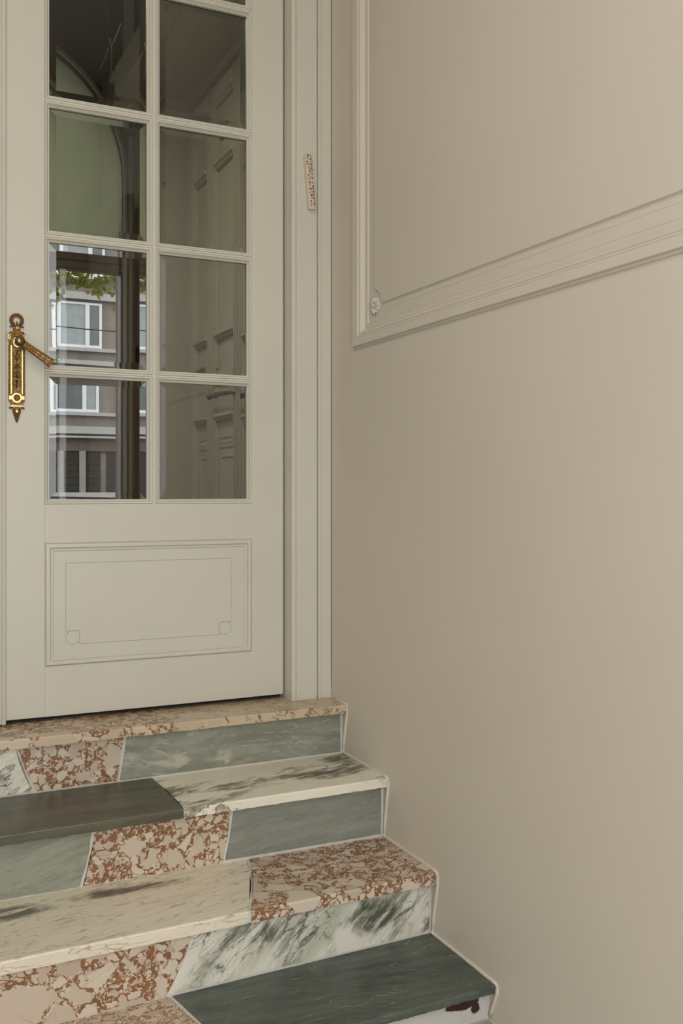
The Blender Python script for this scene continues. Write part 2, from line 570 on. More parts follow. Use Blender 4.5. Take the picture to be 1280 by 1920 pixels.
def field_outline(d):
    r = 0.047 + d
    P = []
    for cy, cz, a0 in ((fy1, fz0, 90), (fy1, fz1, 180), (fy0, fz1, 270), (fy0, fz0, 0)):
        sy = -1 if cy == fy1 else 1
        sz = 1 if cz == fz0 else -1
        arc = []
        for k in range(13):
            a = R(7.5 * k)
            # from the edge on the side to the edge below / above
            arc.append((cy + sy * r * math.sin(a), cz + sz * r * math.cos(a)))
        e0 = (cy + sy * d, arc[0][1])
        if (cy, cz) in ((fy1, fz1), (fy0, fz0)):
            arc = arc[::-1]
            arc = [(q[0], q[1] if abs(q[1] - cz) > d else cz + sz * d) for q in arc]
            arc = [(q[0] if abs(q[0] - cy) > d else cy + sy * d, q[1]) for q in arc]
        else:
            arc = [(q[0] if abs(q[0] - cy) > d else cy + sy * d, q[1]) for q in arc]
            arc = [(q[0], q[1] if abs(q[1] - cz) > d else cz + sz * d) for q in arc]
        P.append(arc)
    # order round the rectangle: bottom-right(+y) up to top, across, down, back
    return P[0][::-1] + P[1][::-1] + P[2][::-1] + P[3][::-1]


bm = new_bm()
A = field_outline(0.0)
B = field_outline(0.0026)
va = [bm.verts.new((0.0135, u, v)) for u, v in A]
vb = [bm.verts.new((0.0068, u, v)) for u, v in B]
for i in range(len(va)):
    j = (i + 1) % len(va)
    bm.faces.new([va[i], va[j], vb[j], vb[i]])
tr = tessellate_polygon([[Vector((u, v, 0)) for u, v in B]])
for t_ in tr:
    bm.faces.new([vb[i] for i in t_])
box(bm, 0.0125, 0.036, PY0 + 0.1, PY1 - 0.1, PZ0 + 0.1, PZ1 - 0.1)
obj('raised_field', bm, M['wall'], wall_r)
# little daisy rosettes in the panel corners
for cy, cz in ((fy1 - 0.004, fz0), (fy1 - 0.004, fz1), (fy0 + 0.004, fz0), (fy0 + 0.004, fz1)):
    bm = new_bm()
    ellip(bm, (0.011, cy, cz), (0.006, 0.024, 0.025), 20, 8)
    for k in range(12):
        a = k * math.pi / 6
        m_ = Matrix.Rotation(a, 4, 'X')
        ellip(bm, (0.006, cy + 0.016 * math.cos(a), cz + 0.016 * math.sin(a)), (0.0055, 0.0105, 0.0036), 8, 6, m_)
    ellip(bm, (0.003, cy, cz), (0.005, 0.006, 0.006), 10, 6)
    obj('rosette', bm, M['paint'], wall_r, smooth=True)

bm = new_bm()
box(bm, XL - 0.2, XL, YF, 0.0, FZ - 0.1, CZ)
struct('wall_left', bm, M['wall'])
bm = new_bm()
box(bm, XL - 0.2, 0.22, YF - 0.05, 0.25, CZ, CZ + 0.15)
struct('ceiling', bm, M['ceiling'])
# street wall with its open entrance
bm = new_bm()
EX0, EX1, EZ1 = -1.9, -0.40, 2.35
box(bm, XL - 0.2, EX0, YF - 0.3, YF, FZ - 0.15, CZ + 0.15)
box(bm, EX1, 0.22, YF - 0.3, YF, FZ - 0.15, CZ + 0.15)
box(bm, EX0, EX1, YF - 0.3, YF, EZ1, CZ + 0.15)
M['entrance'] = plain('brown_entrance_wood', (0.30, 0.24, 0.165), 0.55, var=0.2, scale=12)
struct('wall_front', bm, M['entrance'])
# unseen brown door leaf, added so the left panes reflect something dark
ed = struct_root('dark_reflection_door', 'brown wooden door leaf added unseen behind the camera to darken the pane reflections', (-0.07, -2.9, FZ))
bm = new_bm()
box(bm, -0.095, -0.05, YF + 0.03, -2.32, FZ + 0.01, EZ1 - 0.02)
obj('leaf', bm, M['entrance'], ed, bevel=0.003)
for z0, z1 in ((FZ + 0.15, 0.35), (0.50, 1.20), (1.35, 2.2)):
    bm = new_bm()
    rect_sweep(bm, YF + 0.15, -2.44, z0, z1, [(0, 0), (0.0, 0.012), (0.02, 0.014), (0.035, 0.002), (0.05, 0.0)], lambda u, v, h: (-0.0955 - h, u, v))
    obj('panel_moulding', bm, M['entrance'], ed)
bm = new_bm()
tube(bm, [(-0.095, -2.40, 0.42), (-0.15, -2.40, 0.42), (-0.155, -2.46, 0.42), (-0.155, -2.54, 0.415)], 0.009, 8)
obj('lever', bm, M['iron'], ed, smooth=True)
# wall the glazed doors stand in (only its strip over the doors shows)
DZ1 = 2.78
bm = new_bm()
box(bm, XL, 0.22, 0.02, 0.18, DZ1 + 0.1, CZ)
struct('wall_back', bm, M['wall'])
# floor of stone slabs in front of the stair
fl = struct_root('floor', 'cream stone floor at the foot of the stair', (-1.0, -2.5, FZ))
bm = new_bm()
box(bm, XL, 0.0, YF - 0.3, -0.89, FZ - 0.1, FZ - 0.004)
obj('mortar_bed', bm, M['grout'], fl)
proto = None
for i in range(5):
    for j in range(8):
        x0 = -0.006 - (i + 1) * 0.404
        y0 = -0.914 - (j + 1) * 0.404
        if proto is None:
            bm = new_bm()
            box(bm, x0, x0 + 0.4, y0, y0 + 0.4, FZ - 0.02, FZ)
            proto = obj('tile', bm, M['floor'], fl, bevel=0.0015)
            p00 = (x0, y0)
        else:
            c = proto.copy()
            COL.objects.link(c)
            c.parent = fl
            c.location = proto.location + Vector((x0 - p00[0], y0 - p00[1], 0))

# ------------------------------------------------------------------ marble stair
st = struct_root('staircase', 'four steps clad in mixed green stone, rust breccia and white veined marble', (-1.0, -0.5, FZ))
TZ = [0.0, -0.1607, -0.3393, -0.5122]           # tread tops
TT = [0.0265, 0.0255, 0.0295, 0.0200]           # slab thickness
TY = [(-0.1150, -0.1205), (-0.3880, -0.4010), (-0.6640, -0.6770), (-0.9370, -0.9570)]     # nosing front at x=0 and x=-1.05
RY = [(-0.0830, -0.0930), (-0.3600, -0.3520), (-0.6330, -0.6600), (-0.9050, -0.925)]      # riser face at x=0 and x=-1.05


def yat(pair, x):
    return pair[0] + (pair[1] - pair[0]) * (-x / 1.05)


def slab(name, prof, fl_, fr_, mat, label, seed, jit=0.0006):
    """prof: list of functions x -> (y, z); fl_/fr_: left / right end x of each profile point"""
    rnd = random.Random(seed)
    xs_n = max(4, int((fr_(0) - fl_(0)) / 0.012))
    rings = []
    for k in range(xs_n + 1):
        s = k / xs_n
        ring = []
        for idx, g in enumerate(prof):
            x = fl_(idx) * (1 - s) + fr_(idx) * s
            y, z = g(x)
            if k in (0, xs_n):
                x += rnd.uniform(-1, 1) * jit * 1.2
            if idx in JIT:
                z += rnd.uniform(-1, 1) * jit
            ring.append((x, y, z))
        rings.append(ring)
    bm = new_bm()
    loft(bm, rings)
    return obj(name, bm, mat, st, smooth=20, label=label)


JIT = ()


def tread(k, xl, xr, mat, label, seed, jit):
    """xl / xr = (x at the nosing, x at the back[, bow])"""
    global JIT
    z, tk, r = TZ[k], TT[k], 0.004
    back = 0.21 if k == 0 else None

    def front(d):
        return lambda x: (yat(TY[k], x) + d, 0)
    prof = []
    nb = 6
    for i in range(nb + 1):                      # top, back to front
        def g(x, i=i):
            yb = 0.16 if k == 0 else yat(RY[k - 1], x) + 0.012
            yf = yat(TY[k], x) + r
            return (yb + (yf - yb) * i / nb, z)
        prof.append(g)
    prof.append(lambda x: (yat(TY[k], x) + r * 0.3, z - r * 0.3))
    prof.append(lambda x: (yat(TY[k], x), z - r))
    prof.append(lambda x: (yat(TY[k], x) + 0.0005, z - tk))
    prof.append(lambda x: (yat(TY[k], x) + 0.03, z - tk))
    prof.append(lambda x: (0.16 if k == 0 else yat(RY[k - 1], x) + 0.012, z - tk))
    JIT = (9, 10)

    def end(e):
        f, b = e[0], e[1]
        bow = e[2] if len(e) > 2 else 0.0

        def h(idx):
            s = idx / nb if idx <= nb else (0.0 if idx == nb + 5 else 1.0)
            if idx == nb + 4:
                s = 1.0
            return b + (f - b) * s + bow * math.sin(math.pi * s)
        return h
    return slab('tread_slab', prof, end(xl), end(xr), mat, label, seed, jit)


def riser(k, xl, xr, mat, label, seed, top_gap, bot_gap=0.005, jit=0.0006):
    """xl / xr = (x at the top, x at the bottom[, bow])"""
    global JIT
    zt = TZ[k] - TT[k] - top_gap
    zb = (TZ[k + 1] if k < 3 else FZ) + bot_gap
    nb = 6
    prof = []
    for i in range(nb + 1):
        def g(x, i=i):
            return (yat(RY[k], x), zt + (zb - zt) * i / nb)
        prof.append(g)
    prof.append(lambda x: (yat(RY[k], x) + 0.02, zb))
    prof.append(lambda x: (yat(RY[k], x) + 0.02, zt))
    JIT = (0, nb)

    def end(e):
        f, b = e[0], e[1]
        bow = e[2] if len(e) > 2 else 0.0

        def h(idx):
            s = idx / nb if idx <= nb else (1.0 if idx == nb + 1 else 0.0)
            return f + (b - f) * s + bow * math.sin(math.pi * s)
        return h
    return slab('riser_slab', prof, end(xl), end(xr), mat, label, seed, jit)


XR = -0.0035
XW = XL + 0.004
# landing
tread(0, (XW, XW), (-0.5645, -0.589), M['brec_pink'], 'faded rust breccia landing slab', 1, 0.0007)
tread(0, (-0.563, -0.587), (XR, XR), M['brec_pale'], 'pale cream breccia landing slab beside the wall', 2, 0.0007)
riser(0, (XW, XW), (-1.001, -0.954, -0.006), M['marble_r1'], 'white marble riser slab with purple veins', 3, 0.003)
riser(0, (-0.993, -0.943, -0.006), (-0.703, -0.7225), M['brec'], 'rust breccia riser slab', 4, 0.004)
riser(0, (-0.694, -0.7135), (XR - 0.006, XR - 0.006), M['slate_a'], 'grey green stone riser slab', 5, 0.003)
# second tread
tread(1, (XW, XW), (-0.615, -0.6205, 0.004), M['slate_dark'], 'dark olive green tread slab', 6, 0.0012)
tread(1, (-0.6125, -0.618, 0.004), (XR, XR), M['marble_t2'], 'white marble tread slab with dark veins', 7, 0.0007)
riser(1, (XW, XW), (-0.847, -0.8775, 0.004), M['slate_c'], 'grey green stone riser slab', 8, 0.012, 0.003, 0.0009)
riser(1, (-0.837, -0.8675, 0.004), (-0.4735, -0.4955, 0.003), M['brec2'], 'rust breccia riser slab', 9, 0.010, 0.003)
riser(1, (-0.4645, -0.4865, 0.003), (XR - 0.006, XR - 0.006), M['slate_b'], 'grey green stone riser slab', 10, 0.009, 0.008)
# third tread
tread(2, (XW, XW), (-0.5375, -0.4245, 0.012), M['marble_t3'], 'cream marble tread slab with fine lines', 11, 0.0006)
tread(2, (-0.5295, -0.4165, 0.012), (XR, XR), M['brec3'], 'rust breccia tread slab beside the wall', 12, 0.0006)
riser(2, (XW, XW), (-0.670, -0.735, 0.006), M['brec4'], 'rust breccia riser slab', 13, 0.002, 0.003)
riser(2, (-0.6675, -0.7325, 0.006), (XR - 0.004, XR - 0.004), M['marble_r3'], 'white marble riser slab with green veins', 14, 0.002, 0.006)
# lowest tread
tread(3, (XW, XW), (-0.672, -0.729), M['brec_small'], 'fine rust breccia tread slab', 15, 0.0007)
tread(3, (-0.664, -0.721), (XR, XR), M['slate_dark2'], 'dark green tread slab beside the wall', 16, 0.0012)
riser(3, (XW, XW), (-0.006, -0.012), M['marble_r4'], 'white marble riser slab with a maroon blotch', 17, 0.006, 0.004)
# grout and mortar body behind the slabs
bm = new_bm()
ring = []
for x in (XL + 0.001, -0.0005):
    r_ = [(x, 0.17, FZ - 0.09), (x, yat(RY[3], x) + 0.0025, FZ - 0.09)]
    for k in (3, 2, 1, 0):
        y = yat(RY[k], x) + 0.0022
        r_ += [(x, y, TZ[k] - TT[k] - 0.0015)]
        yf = yat(TY[k], x)
        r_ += [(x, yf + 0.0022, TZ[k] - TT[k] + 0.001), (x, yf + 0.0022, TZ[k] - 0.0035), (x, yf + 0.005, TZ[k] - 0.0015)]
        nx = yat(RY[k - 1], x) + 0.0022 if k else 0.17
        if k:
            r_ += [(x, nx, TZ[k] - 0.0006)]
        else:
            r_ += [(x, 0.17, TZ[k] - 0.0015)]
    ring.append(r_)
loft(bm, ring)
obj('mortar_body', bm, M['grout'], st)
# caulk bead where the stair meets the wall
path = [(-0.001, -0.02, 0.001)]
for k in range(4):
    path.append((-0.001, TY[k][0] - 0.001, TZ[k] + 0.001))
    path.append((-0.001, TY[k][0] - 0.001, TZ[k] - TT[k]))
    if k < 3:
        path.append((-0.001, RY[k][0] - 0.003, TZ[k + 1] + 0.003))
    else:
        path.append((-0.001, RY[k][0] - 0.003, FZ + 0.004))
rnd = random.Random(5)
fine = []
for a, b in zip(path, path[1:]):
    n_ = max(2, int((Vector(b) - Vector(a)).length / 0.02))
    for i in range(n_):
        q = Vector(a).lerp(Vector(b), i / n_)
        fine.append(q)
fine.append(Vector(path[-1]))
tp = []
for q in fine:
    w = 0.6 if q.z > -0.02 else 1.0
    tp.append(w * rnd.uniform(0.85, 1.15))
bm = new_bm()
tube(bm, fine, 0.0052, 8, tp)
obj('caulk_bead', bm, M['caulk'], st, smooth=True, label='pale bead of caulk along the wall')

# ------------------------------------------------------------------ door casing


def casing(name, sgn, xc, label):
    """plan profile of the architrave; xc = wall corner, sgn = -1 for the right-hand casing"""
    P = [(0.141, 0.18), (0.141, 0.004), (0.1395, 0.0008), (0.136, -0.0012), (0.130, -0.0012), (0.1265, 0.0005), (0.1245, 0.003), (0.1225, 0.003), (0.1215, 0.0015),
         (0.054, 0.0015), (0.0525, 0.0035), (0.0515, 0.010), (0.0490, 0.010), (0.0485, 0.001), (0.046, -0.002), (0.041, -0.002), (0.037, 0.000), (0.0355, 0.0035),
         (0.006, 0.0035), (0.003, 0.006), (0.0, 0.006), (0.0, 0.18)]
    bm = new_bm()
    loft(bm, [[(xc + sgn * u, v, z) for u, v in P] for z in (0.0005, DZ1 + 0.1)])
    return struct(name, bm, M['paint'], label, smooth=22)


casing('trim_1', -1, 0.0, 'cream painted door casing between the glazed door and the right wall')
casing('trim_2', 1, XL, 'cream painted door casing on the left wall side')
bm = new_bm()
box(bm, XL + 0.141, -0.141, 0.002, 0.18, DZ1, DZ1 + 0.1)
struct('trim_3', bm, M['paint'], 'cream painted head casing over the doors')

# ------------------------------------------------------------------ glazed doors
DY = 0.06
DT = 0.045
ROWS = [(0.6368, 1.0272), (1.0330, 1.4225), (1.4285, 1.8200), (1.8262, 2.2180), (2.2240, 2.6150)]
PROF_BEAD = [(0.0006, 0.0), (0.0006, 0.003), (0.001, -0.0002), (0.0025, -0.0008), (0.0055, 0.0002), (0.0080, 0.0035), (0.0092, 0.0068), (0.0098, 0.0072), (0.0112, 0.0072), (0.0116, 0.0100), (0.0122, 0.0102), (0.0140, 0.0104), (0.0142, 0.0150), (0.0144, 0.0245)]


def glazed_door(name, label, cols, x0, x1, handed):
    d = struct_root(name, label, ((x0 + x1) / 2, DY + DT / 2, 0.0))
    z0, z1 = 0.014, DZ1 - 0.004
    ca, cb, cc, cd = cols                        # outer edges of the two pane columns
    bm = new_bm()
    rail = 0.0085
    # stiles and rails, split where the joiner split them
    box(bm, x0, ca, DY, DY + DT, z0, z1)
    obj('stile', bm, M['paint'], d, bevel=0.0012)
    bm = new_bm()
    box(bm, cd, x1, DY, DY + DT, z0, z1)
    obj('stile', bm, M['paint'], d, bevel=0.0012)
    bm = new_bm()
    box(bm, ca, cd, DY, DY + DT, ROWS[-1][1], z1)
    obj('rail', bm, M['paint'], d)
    bm = new_bm()
    pz0, pz1 = 0.1605, 0.523
    box(bm, ca, cd, DY, DY + DT, pz1, ROWS[0][0])
    obj('rail', bm, M['paint'], d)
    bm = new_bm()
    box(bm, ca, cd, DY, DY + DT, z0, pz0)
    obj('rail', bm, M['paint'], d)
    bm = new_bm()
    box(bm, cb, cc, DY + 0.0004, DY + DT, ROWS[0][0], ROWS[-1][1])
    obj('muntin', bm, M['paint'], d)
    for (a, b) in zip(ROWS, ROWS[1:]):
        for u0, u1 in ((ca, cb), (cc, cd)):
            bm = new_bm()
            box(bm, u0, u1, DY + 0.0004, DY + DT, a[1], b[0])
            obj('muntin', bm, M['paint'], d)
    # beads and bevelled panes
    for (rz0, rz1) in ROWS:
        for u0, u1 in ((ca, cb), (cc, cd)):
            bm = new_bm()
            rect_sweep(bm, u0, u1, rz0, rz1, PROF_BEAD, lambda u, v, h: (u, DY + h, v))
            # bead on the hall side
            rect_sweep(bm, u0, u1, rz0, rz1, [(0.0006, 0.0), (0.006, 0.001), (0.012, 0.008), (0.0138, 0.0138)], lambda u, v, h: (u, DY + DT - h, v))
            obj('glazing_bead', bm, M['paint'], d, smooth=30)
            g0, g1, h0, h1 = u0 + 0.0125, u1 - 0.0125, rz0 + 0.0125, rz1 - 0.0125
            yf = DY + 0.0165
            bw = 0.0225
            bm = new_bm()
            rings = [[(g0, yf + 0.007, h0), (g1, yf + 0.007, h0), (g1, yf + 0.007, h1), (g0, yf + 0.007, h1)],
                     [(g0, yf + 0.0030, h0), (g1, yf + 0.0030, h0), (g1, yf + 0.0030, h1), (g0, yf + 0.0030, h1)],
                     [(g0 + bw, yf, h0 + bw), (g1 - bw, yf, h0 + bw), (g1 - bw, yf, h1 - bw), (g0 + bw, yf, h1 - bw)]]
            loft(bm, rings)
            obj('glass_pane', bm, M['glass'], d)
    # lower panel: bolection moulding, surround, field with two corner discs
    f = lambda u, v, h: (u, DY + h, v)
    bm = new_bm()
    rect_sweep(bm, ca, cd, pz0, pz1, [(0.0, 0.004), (0.0, 0.002), (0.001, 0.0025), (0.002, -0.001), (0.005, -0.0045), (0.010, -0.0055), (0.0145, -0.004), (0.0165, 0.0005), (0.0175, 0.001), (0.0182, -0.0008), (0.0225, -0.0010), (0.0245, 0.0005), (0.0252, 0.0022), (0.0262, 0.0022)], f)
    obj('panel_moulding', bm, M['paint'], d, smooth=30)
    fx0, fx1, fzt, fzb, nt = ca + 0.0605, cd - 0.0705, 0.4620, 0.2215, 0.0395
    rr = 0.0200
    gp = 0.0009

    def arc(cx, cz, r, a0, a1, n=20):
        return [(cx + r * math.cos(R(a0 + (a1 - a0) * i / n)), cz + r * math.sin(R(a0 + (a1 - a0) * i / n))) for i in range(n + 1)]
    cl_, cr_ = (fx0 + nt / 2, fzb + nt / 2), (fx1 - nt / 2, fzb + nt / 2)
    zn = fzb + nt
    hole = [(fx0 - gp, fzt + gp), (fx0 - gp, zn)] + arc(cl_[0], cl_[1], rr + gp, 135, 315) + [(fx0 + nt, fzb - gp), (fx1 - nt, fzb - gp)] + arc(cr_[0], cr_[1], rr + gp, 225, 405) + [(fx1 + gp, zn), (fx1 + gp, fzt + gp)]
    bm = new_bm()
    prism(bm, [(ca + 0.0255, pz0 + 0.0255), (cd - 0.0255, pz0 + 0.0255), (cd - 0.0255, pz1 - 0.0255), (ca + 0.0255, pz1 - 0.0255)], [hole], f, 0.0020, 0.010)
    obj('panel_surround', bm, M['paint'], d)
    bm = new_bm()
    box(bm, ca, cd, DY + 0.0060, DY + DT - 0.005, pz0, pz1)
    obj('panel_back', bm, M['paint'], d)
    bm = new_bm()
    prism(bm, [(fx0, fzt), (fx0, zn + gp), (fx0 + nt + gp, zn + gp), (fx0 + nt + gp, fzb), (fx1 - nt - gp, fzb), (fx1 - nt - gp, zn + gp), (fx1, zn + gp), (fx1, fzt)], [], f, 0.0018, 0.008)
    obj('panel_field', bm, M['paint'], d)
    for c in (cl_, cr_):
        bm = new_bm()
        prism(bm, disc_ring(c[0], c[1], rr, 32), [], f, 0.0016, 0.008)
        obj('corner_disc', bm, M['paint'], d)
    return d


bm = None
door = glazed_door('door_1', 'cream glazed door at the head of the stair with ten bevelled panes visible in two columns and a brass handle',
                   (-0.8997, -0.5805, -0.5690, -0.2555), -1.0090, -0.1472, 1)
door2 = glazed_door('door_2', 'left leaf of the pair of cream glazed doors, only its meeting strip shows', (-1.7685, -1.4550, -1.4435, -1.1243), -1.8768, -1.0150, -1)
for d_, a_, b_ in ((door, -1.009, -0.1472), (door2, -1.8768, -1.015)):
    bm = new_bm()
    box(bm, a_, b_, DY + 0.028, DY + 0.040, 0.0015, 0.016)
    obj('gap_shade_strip', bm, M['black'], d_)  # black strip added to make the gap under each door read as shade
# rounded meeting strip on the left leaf
bm = new_bm()
P = [(-1.040, DY), (-1.040, DY - 0.008), (-1.037, DY - 0.011), (-1.024, DY - 0.011), (-1.0225, DY - 0.009), (-1.0210, DY - 0.009), (-1.019, DY - 0.013), (-1.014, DY - 0.015), (-1.010, DY - 0.013), (-1.0085, DY - 0.008), (-1.0085, DY)]
loft(bm, [[(u, v, z) for u, v in P] for z in (0.006, DZ1 - 0.004)])
obj('meeting_strip', bm, M['paint'], door2, smooth=30)

# ------------------------------------------------------------------ brass handle plate (part of door_1)


def hx(zx):
    return -0.9787 + (zx - 243) * 0.0001991


def hz(zy):
    return 1.1874 - (zy - 206.8) * 0.0002083


HY = DY


def hp(pts):
    return [(hx(a), hz(b)) for a, b in pts]


def fmap(u, v, h):
    return (u, HY - h, v)


def mirror_outline(half, c=243):
    return half + [(2 * c - a, b) for a, b in reversed(half)]


half = [(243, 362), (205, 360), (190, 372), (150, 374), (146, 386), (190, 392), (205, 410), (208, 432), (196, 452), (162, 456), (146, 470), (126, 482), (116, 492), (114, 560), (124, 582), (134, 592), (134, 630), (128, 640), (126, 1390), (132, 1402), (132, 1424), (150, 1432), (152, 1466), (150, 1476), (156, 1496), (134, 1504), (146, 1520), (178, 1522), (186, 1540), (188, 1580), (204, 1630), (222, 1650), (212, 1660), (224, 1680), (232, 1708), (243, 1716)]
bm = new_bm()
prism(bm, hp(mirror_outline(half)), [], fmap, -0.001, 0.0042)
plate = obj('handle_plate', bm, M['brass'], door, bevel=0.0008, label='ornate brass handle plate with a wreath on top and a keyhole')
# raised bright edges
for pts in ([(156, 640), (178, 650), (178, 1310), (156, 1330)], [(330, 1330), (308, 1310), (308, 650), (330, 640)]):
    bm = new_bm()
    prism(bm, hp(pts), [], fmap, 0.004, 0.0066)
    obj('bright_edge', bm, M['brass_bright'], plate, bevel=0.0006)
# beaded outer borders
bm = new_bm()
for zx in (141, 345):
    for k in range(46):
        ellip(bm, (hx(zx), HY - 0.0045, hz(648 + k * 15.6)), (0.0013, 0.0012, 0.0013), 6, 4)
o = obj('beaded_border', bm, M['brass_dark'], plate, smooth=True)
o['kind'] = 'stuff'
# engraved central field with applied foliage
bm = new_bm()
prism(bm, hp([(184, 690), (302, 690), (302, 1296), (184, 1296)]), [hp([(243, 1118), (222, 1130), (222, 1158), (232, 1166), (226, 1230), (260, 1230), (254, 1166), (264, 1158), (264, 1130)])], fmap, 0.0041, 0.0050)
obj('relief_field', bm, M['brass'], plate)
bm = new_bm()
prism(bm, hp([(243, 1118), (222, 1130), (222, 1158), (232, 1166), (226, 1230), (260, 1230), (254, 1166), (264, 1158), (264, 1130)]), [], fmap, 0.0040, 0.0044)
obj('keyhole', bm, M['black'], plate, label='black keyhole')
bm = new_bm()
rnd = random.Random(3)
strokes = [((243, 730), (243, 1100)), ((243, 860), (205, 780)), ((243, 860), (281, 780)), ((243, 900), (200, 960)), ((243, 900), (286, 960)),
           ((243, 900), (195, 1060)), ((243, 900), (291, 1060)), ((205, 1000), (235, 1090)), ((281, 1000), (251, 1090)), ((195, 1060), (243, 1100)), ((291, 1060), (243, 1100)),
           ((215, 720), (271, 720)), ((190, 1140), (200, 1220)), ((296, 1140), (286, 1220))]
for a, b in strokes:
    tube(bm, [(hx(a[0]), HY - 0.0052, hz(a[1])), (hx((a[0] + b[0]) / 2 + rnd.uniform(-8, 8)), HY - 0.0062, hz((a[1] + b[1]) / 2)), (hx(b[0]), HY - 0.0052, hz(b[1]))], 0.0011, 6)
for k in range(70):
    zx, zy = rnd.uniform(192, 294), rnd.uniform(705, 1110)
    ellip(bm, (hx(zx), HY - 0.0050, hz(zy)), (0.0019, 0.0013, 0.0008), 6, 4, Matrix.Rotation(rnd.uniform(0, 3.1), 4, 'Y'))
o = obj('foliage_relief', bm, M['brass_dark'], plate, smooth=True)
o['kind'] = 'stuff'
# fret blocks beside the knob
for s in (-1, 1):
    bm = new_bm()
    c = 243 + s * 105
    for (a0, a1, b0, b1) in ((-20, -14, 500, 568), (14, 20, 500, 568), (-20, 20, 498, 506), (-20, 6, 560, 568), (0, 6, 520, 568), (0, 14, 514, 522)):
        box(bm, min(hx(c + s * a0), hx(c + s * a1)), max(hx(c + s * a0), hx(c + s * a1)), HY - 0.0064, HY - 0.004, hz(b1), hz(b0))
    obj('greek_fret', bm, M['brass_bright'], plate)
# lower medallion
bm = new_bm()
prism(bm, hp([(132, 1342), (172, 1342), (180, 1330), (200, 1312), (243, 1300), (286, 1312), (306, 1330), (314, 1342), (354, 1342), (354, 1396), (314, 1396), (300, 1420), (280, 1436), (243, 1446), (206, 1436), (186, 1420), (172, 1396), (132, 1396)]), [], fmap, 0.004, 0.0066)
obj('bright_medallion', bm, M['brass_bright'], plate, bevel=0.0008)
bm = new_bm()
lathe_y(bm, hx(243), hz(1371), [(0.0001, HY - 0.010), (0.004, HY - 0.0098), (0.0045, HY - 0.0078), (0.0075, HY - 0.0082), (0.0095, HY - 0.0078), (0.0098, HY - 0.006)], 20)
for k in range(10):
    a = k * math.pi / 5
    ellip(bm, (hx(243) + 0.0066 * math.cos(a), HY - 0.0084, hz(1371) + 0.0066 * math.sin(a)), (0.0016, 0.0012, 0.0016), 6, 4)
obj('medallion_boss', bm, M['brass_dark'], plate, smooth=35)
# ledge and acanthus pendant
bm = new_bm()
box(bm, hx(150), hx(336), HY - 0.0075, HY, hz(1486), hz(1470))
box(bm, hx(156), hx(330), HY - 0.006, HY, hz(1498), hz(1486))
obj('ledge', bm, M['brass_bright'], plate, bevel=0.0006)
bm = new_bm()
for (zx, zy, rx, rz, a) in ((160, 1512, 30, 9, 0.2), (326, 1512, 30, 9, -0.2), (205, 1560, 14, 42, 0.2), (281, 1560, 14, 42, -0.2), (225, 1600, 14, 40, 0.15), (261, 1600, 14, 40, -0.15), (243, 1620, 13, 34, 0), (225, 1658, 12, 9, 0.3), (261, 1658, 12, 9, -0.3), (243, 1676, 22, 9, 0), (243, 1694, 14, 12, 0), (205, 1535, 16, 16, 0), (281, 1535, 16, 16, 0)):
    ellip(bm, (hx(zx), HY - 0.0045, hz(zy)), (rx * 0.0002, 0.0032, rz * 0.00021), 10, 6, Matrix.Rotation(-a, 4, 'Y'))
obj('acanthus_pendant', bm, M['brass_dark'], plate, smooth=True)
for zx, zy in ((250, 400), (243, 1560)):
    bm = new_bm()
    lathe_y(bm, hx(zx), hz(zy), [(0.0001, HY - 0.0068), (0.0021, HY - 0.0068), (0.0023, HY - 0.0082), (0.0034, HY - 0.0082), (0.0040, HY - 0.0065), (0.0040, HY - 0.003)], 16)
    obj('screw_head', bm, M['brass_bright'], plate, smooth=35)
# neck of the plate: fluted block under the wreath
bm = new_bm()
prism(bm, hp([(222, 392), (216, 378), (270, 378), (264, 392), (268, 500), (278, 522), (208, 522), (218, 500)]), [], fmap, 0.004, 0.0075)
ellip(bm, (hx(243), HY - 0.006, hz(345)), (0.0026, 0.003, 0.0075), 10, 6)
for s in (-1, 1):
    ellip(bm, (hx(243 + s * 62), HY - 0.005, hz(382)), (0.009, 0.0026, 0.0022), 10, 6, Matrix.Rotation(s * 0.25, 4, 'Y'))
    tube(bm, [(hx(243 + s * 44), HY - 0.005, hz(400)), (hx(243 + s * 42), HY - 0.005, hz(440)), (hx(243 + s * 62), HY - 0.005, hz(462)), (hx(243 + s * 96), HY - 0.005, hz(460)), (hx(243 + s * 100), HY - 0.005, hz(472))], 0.0015, 6)
obj('neck_block', bm, M['brass_dark'], plate, smooth=35, bevel=0.0005)
# laurel wreath: every leaf
leaf_me = None
rnd = random.Random(8)
for k in range(19):
    a = R(-58 + k * (296 / 18.0))
    for side in (-1, 0, 1):
        up = a < math.pi / 2                       # right half grows up anticlockwise, left half clockwise
        dirn = a + (math.pi / 2 if up else -math.pi / 2)
        tilt = (-side if up else side) * 0.75 + rnd.uniform(-0.15, 0.15)
        rad = 75 + side * 14
        if leaf_me is None:
            bm = new_bm()
            ellip(bm, (0, 0, 0), (0.0046, 0.0014, 0.0019), 8, 6)
            o = leaf_me = obj('laurel_leaf', bm, M['brass_dark'], plate, smooth=True)
        else:
            o = leaf_me.copy()
            COL.objects.link(o)
            o.parent = plate
        o.location = Vector((hx(243 + rad * math.cos(a)), HY - 0.0034 - 0.001 * (side == 0), hz(297 - rad * 0.97 * math.sin(a))))
        o.rotation_euler = (0, -(dirn + tilt), 0.3 * side)
bm = new_bm()
tube(bm, [(hx(243 + 75 * math.cos(R(-62 + i * 12.16))), HY - 0.002, hz(297 - 73 * math.sin(R(-62 + i * 12.16)))) for i in range(26)], 0.0014, 8)
obj('wreath_ring', bm, M['brass_dark'], plate, smooth=True)
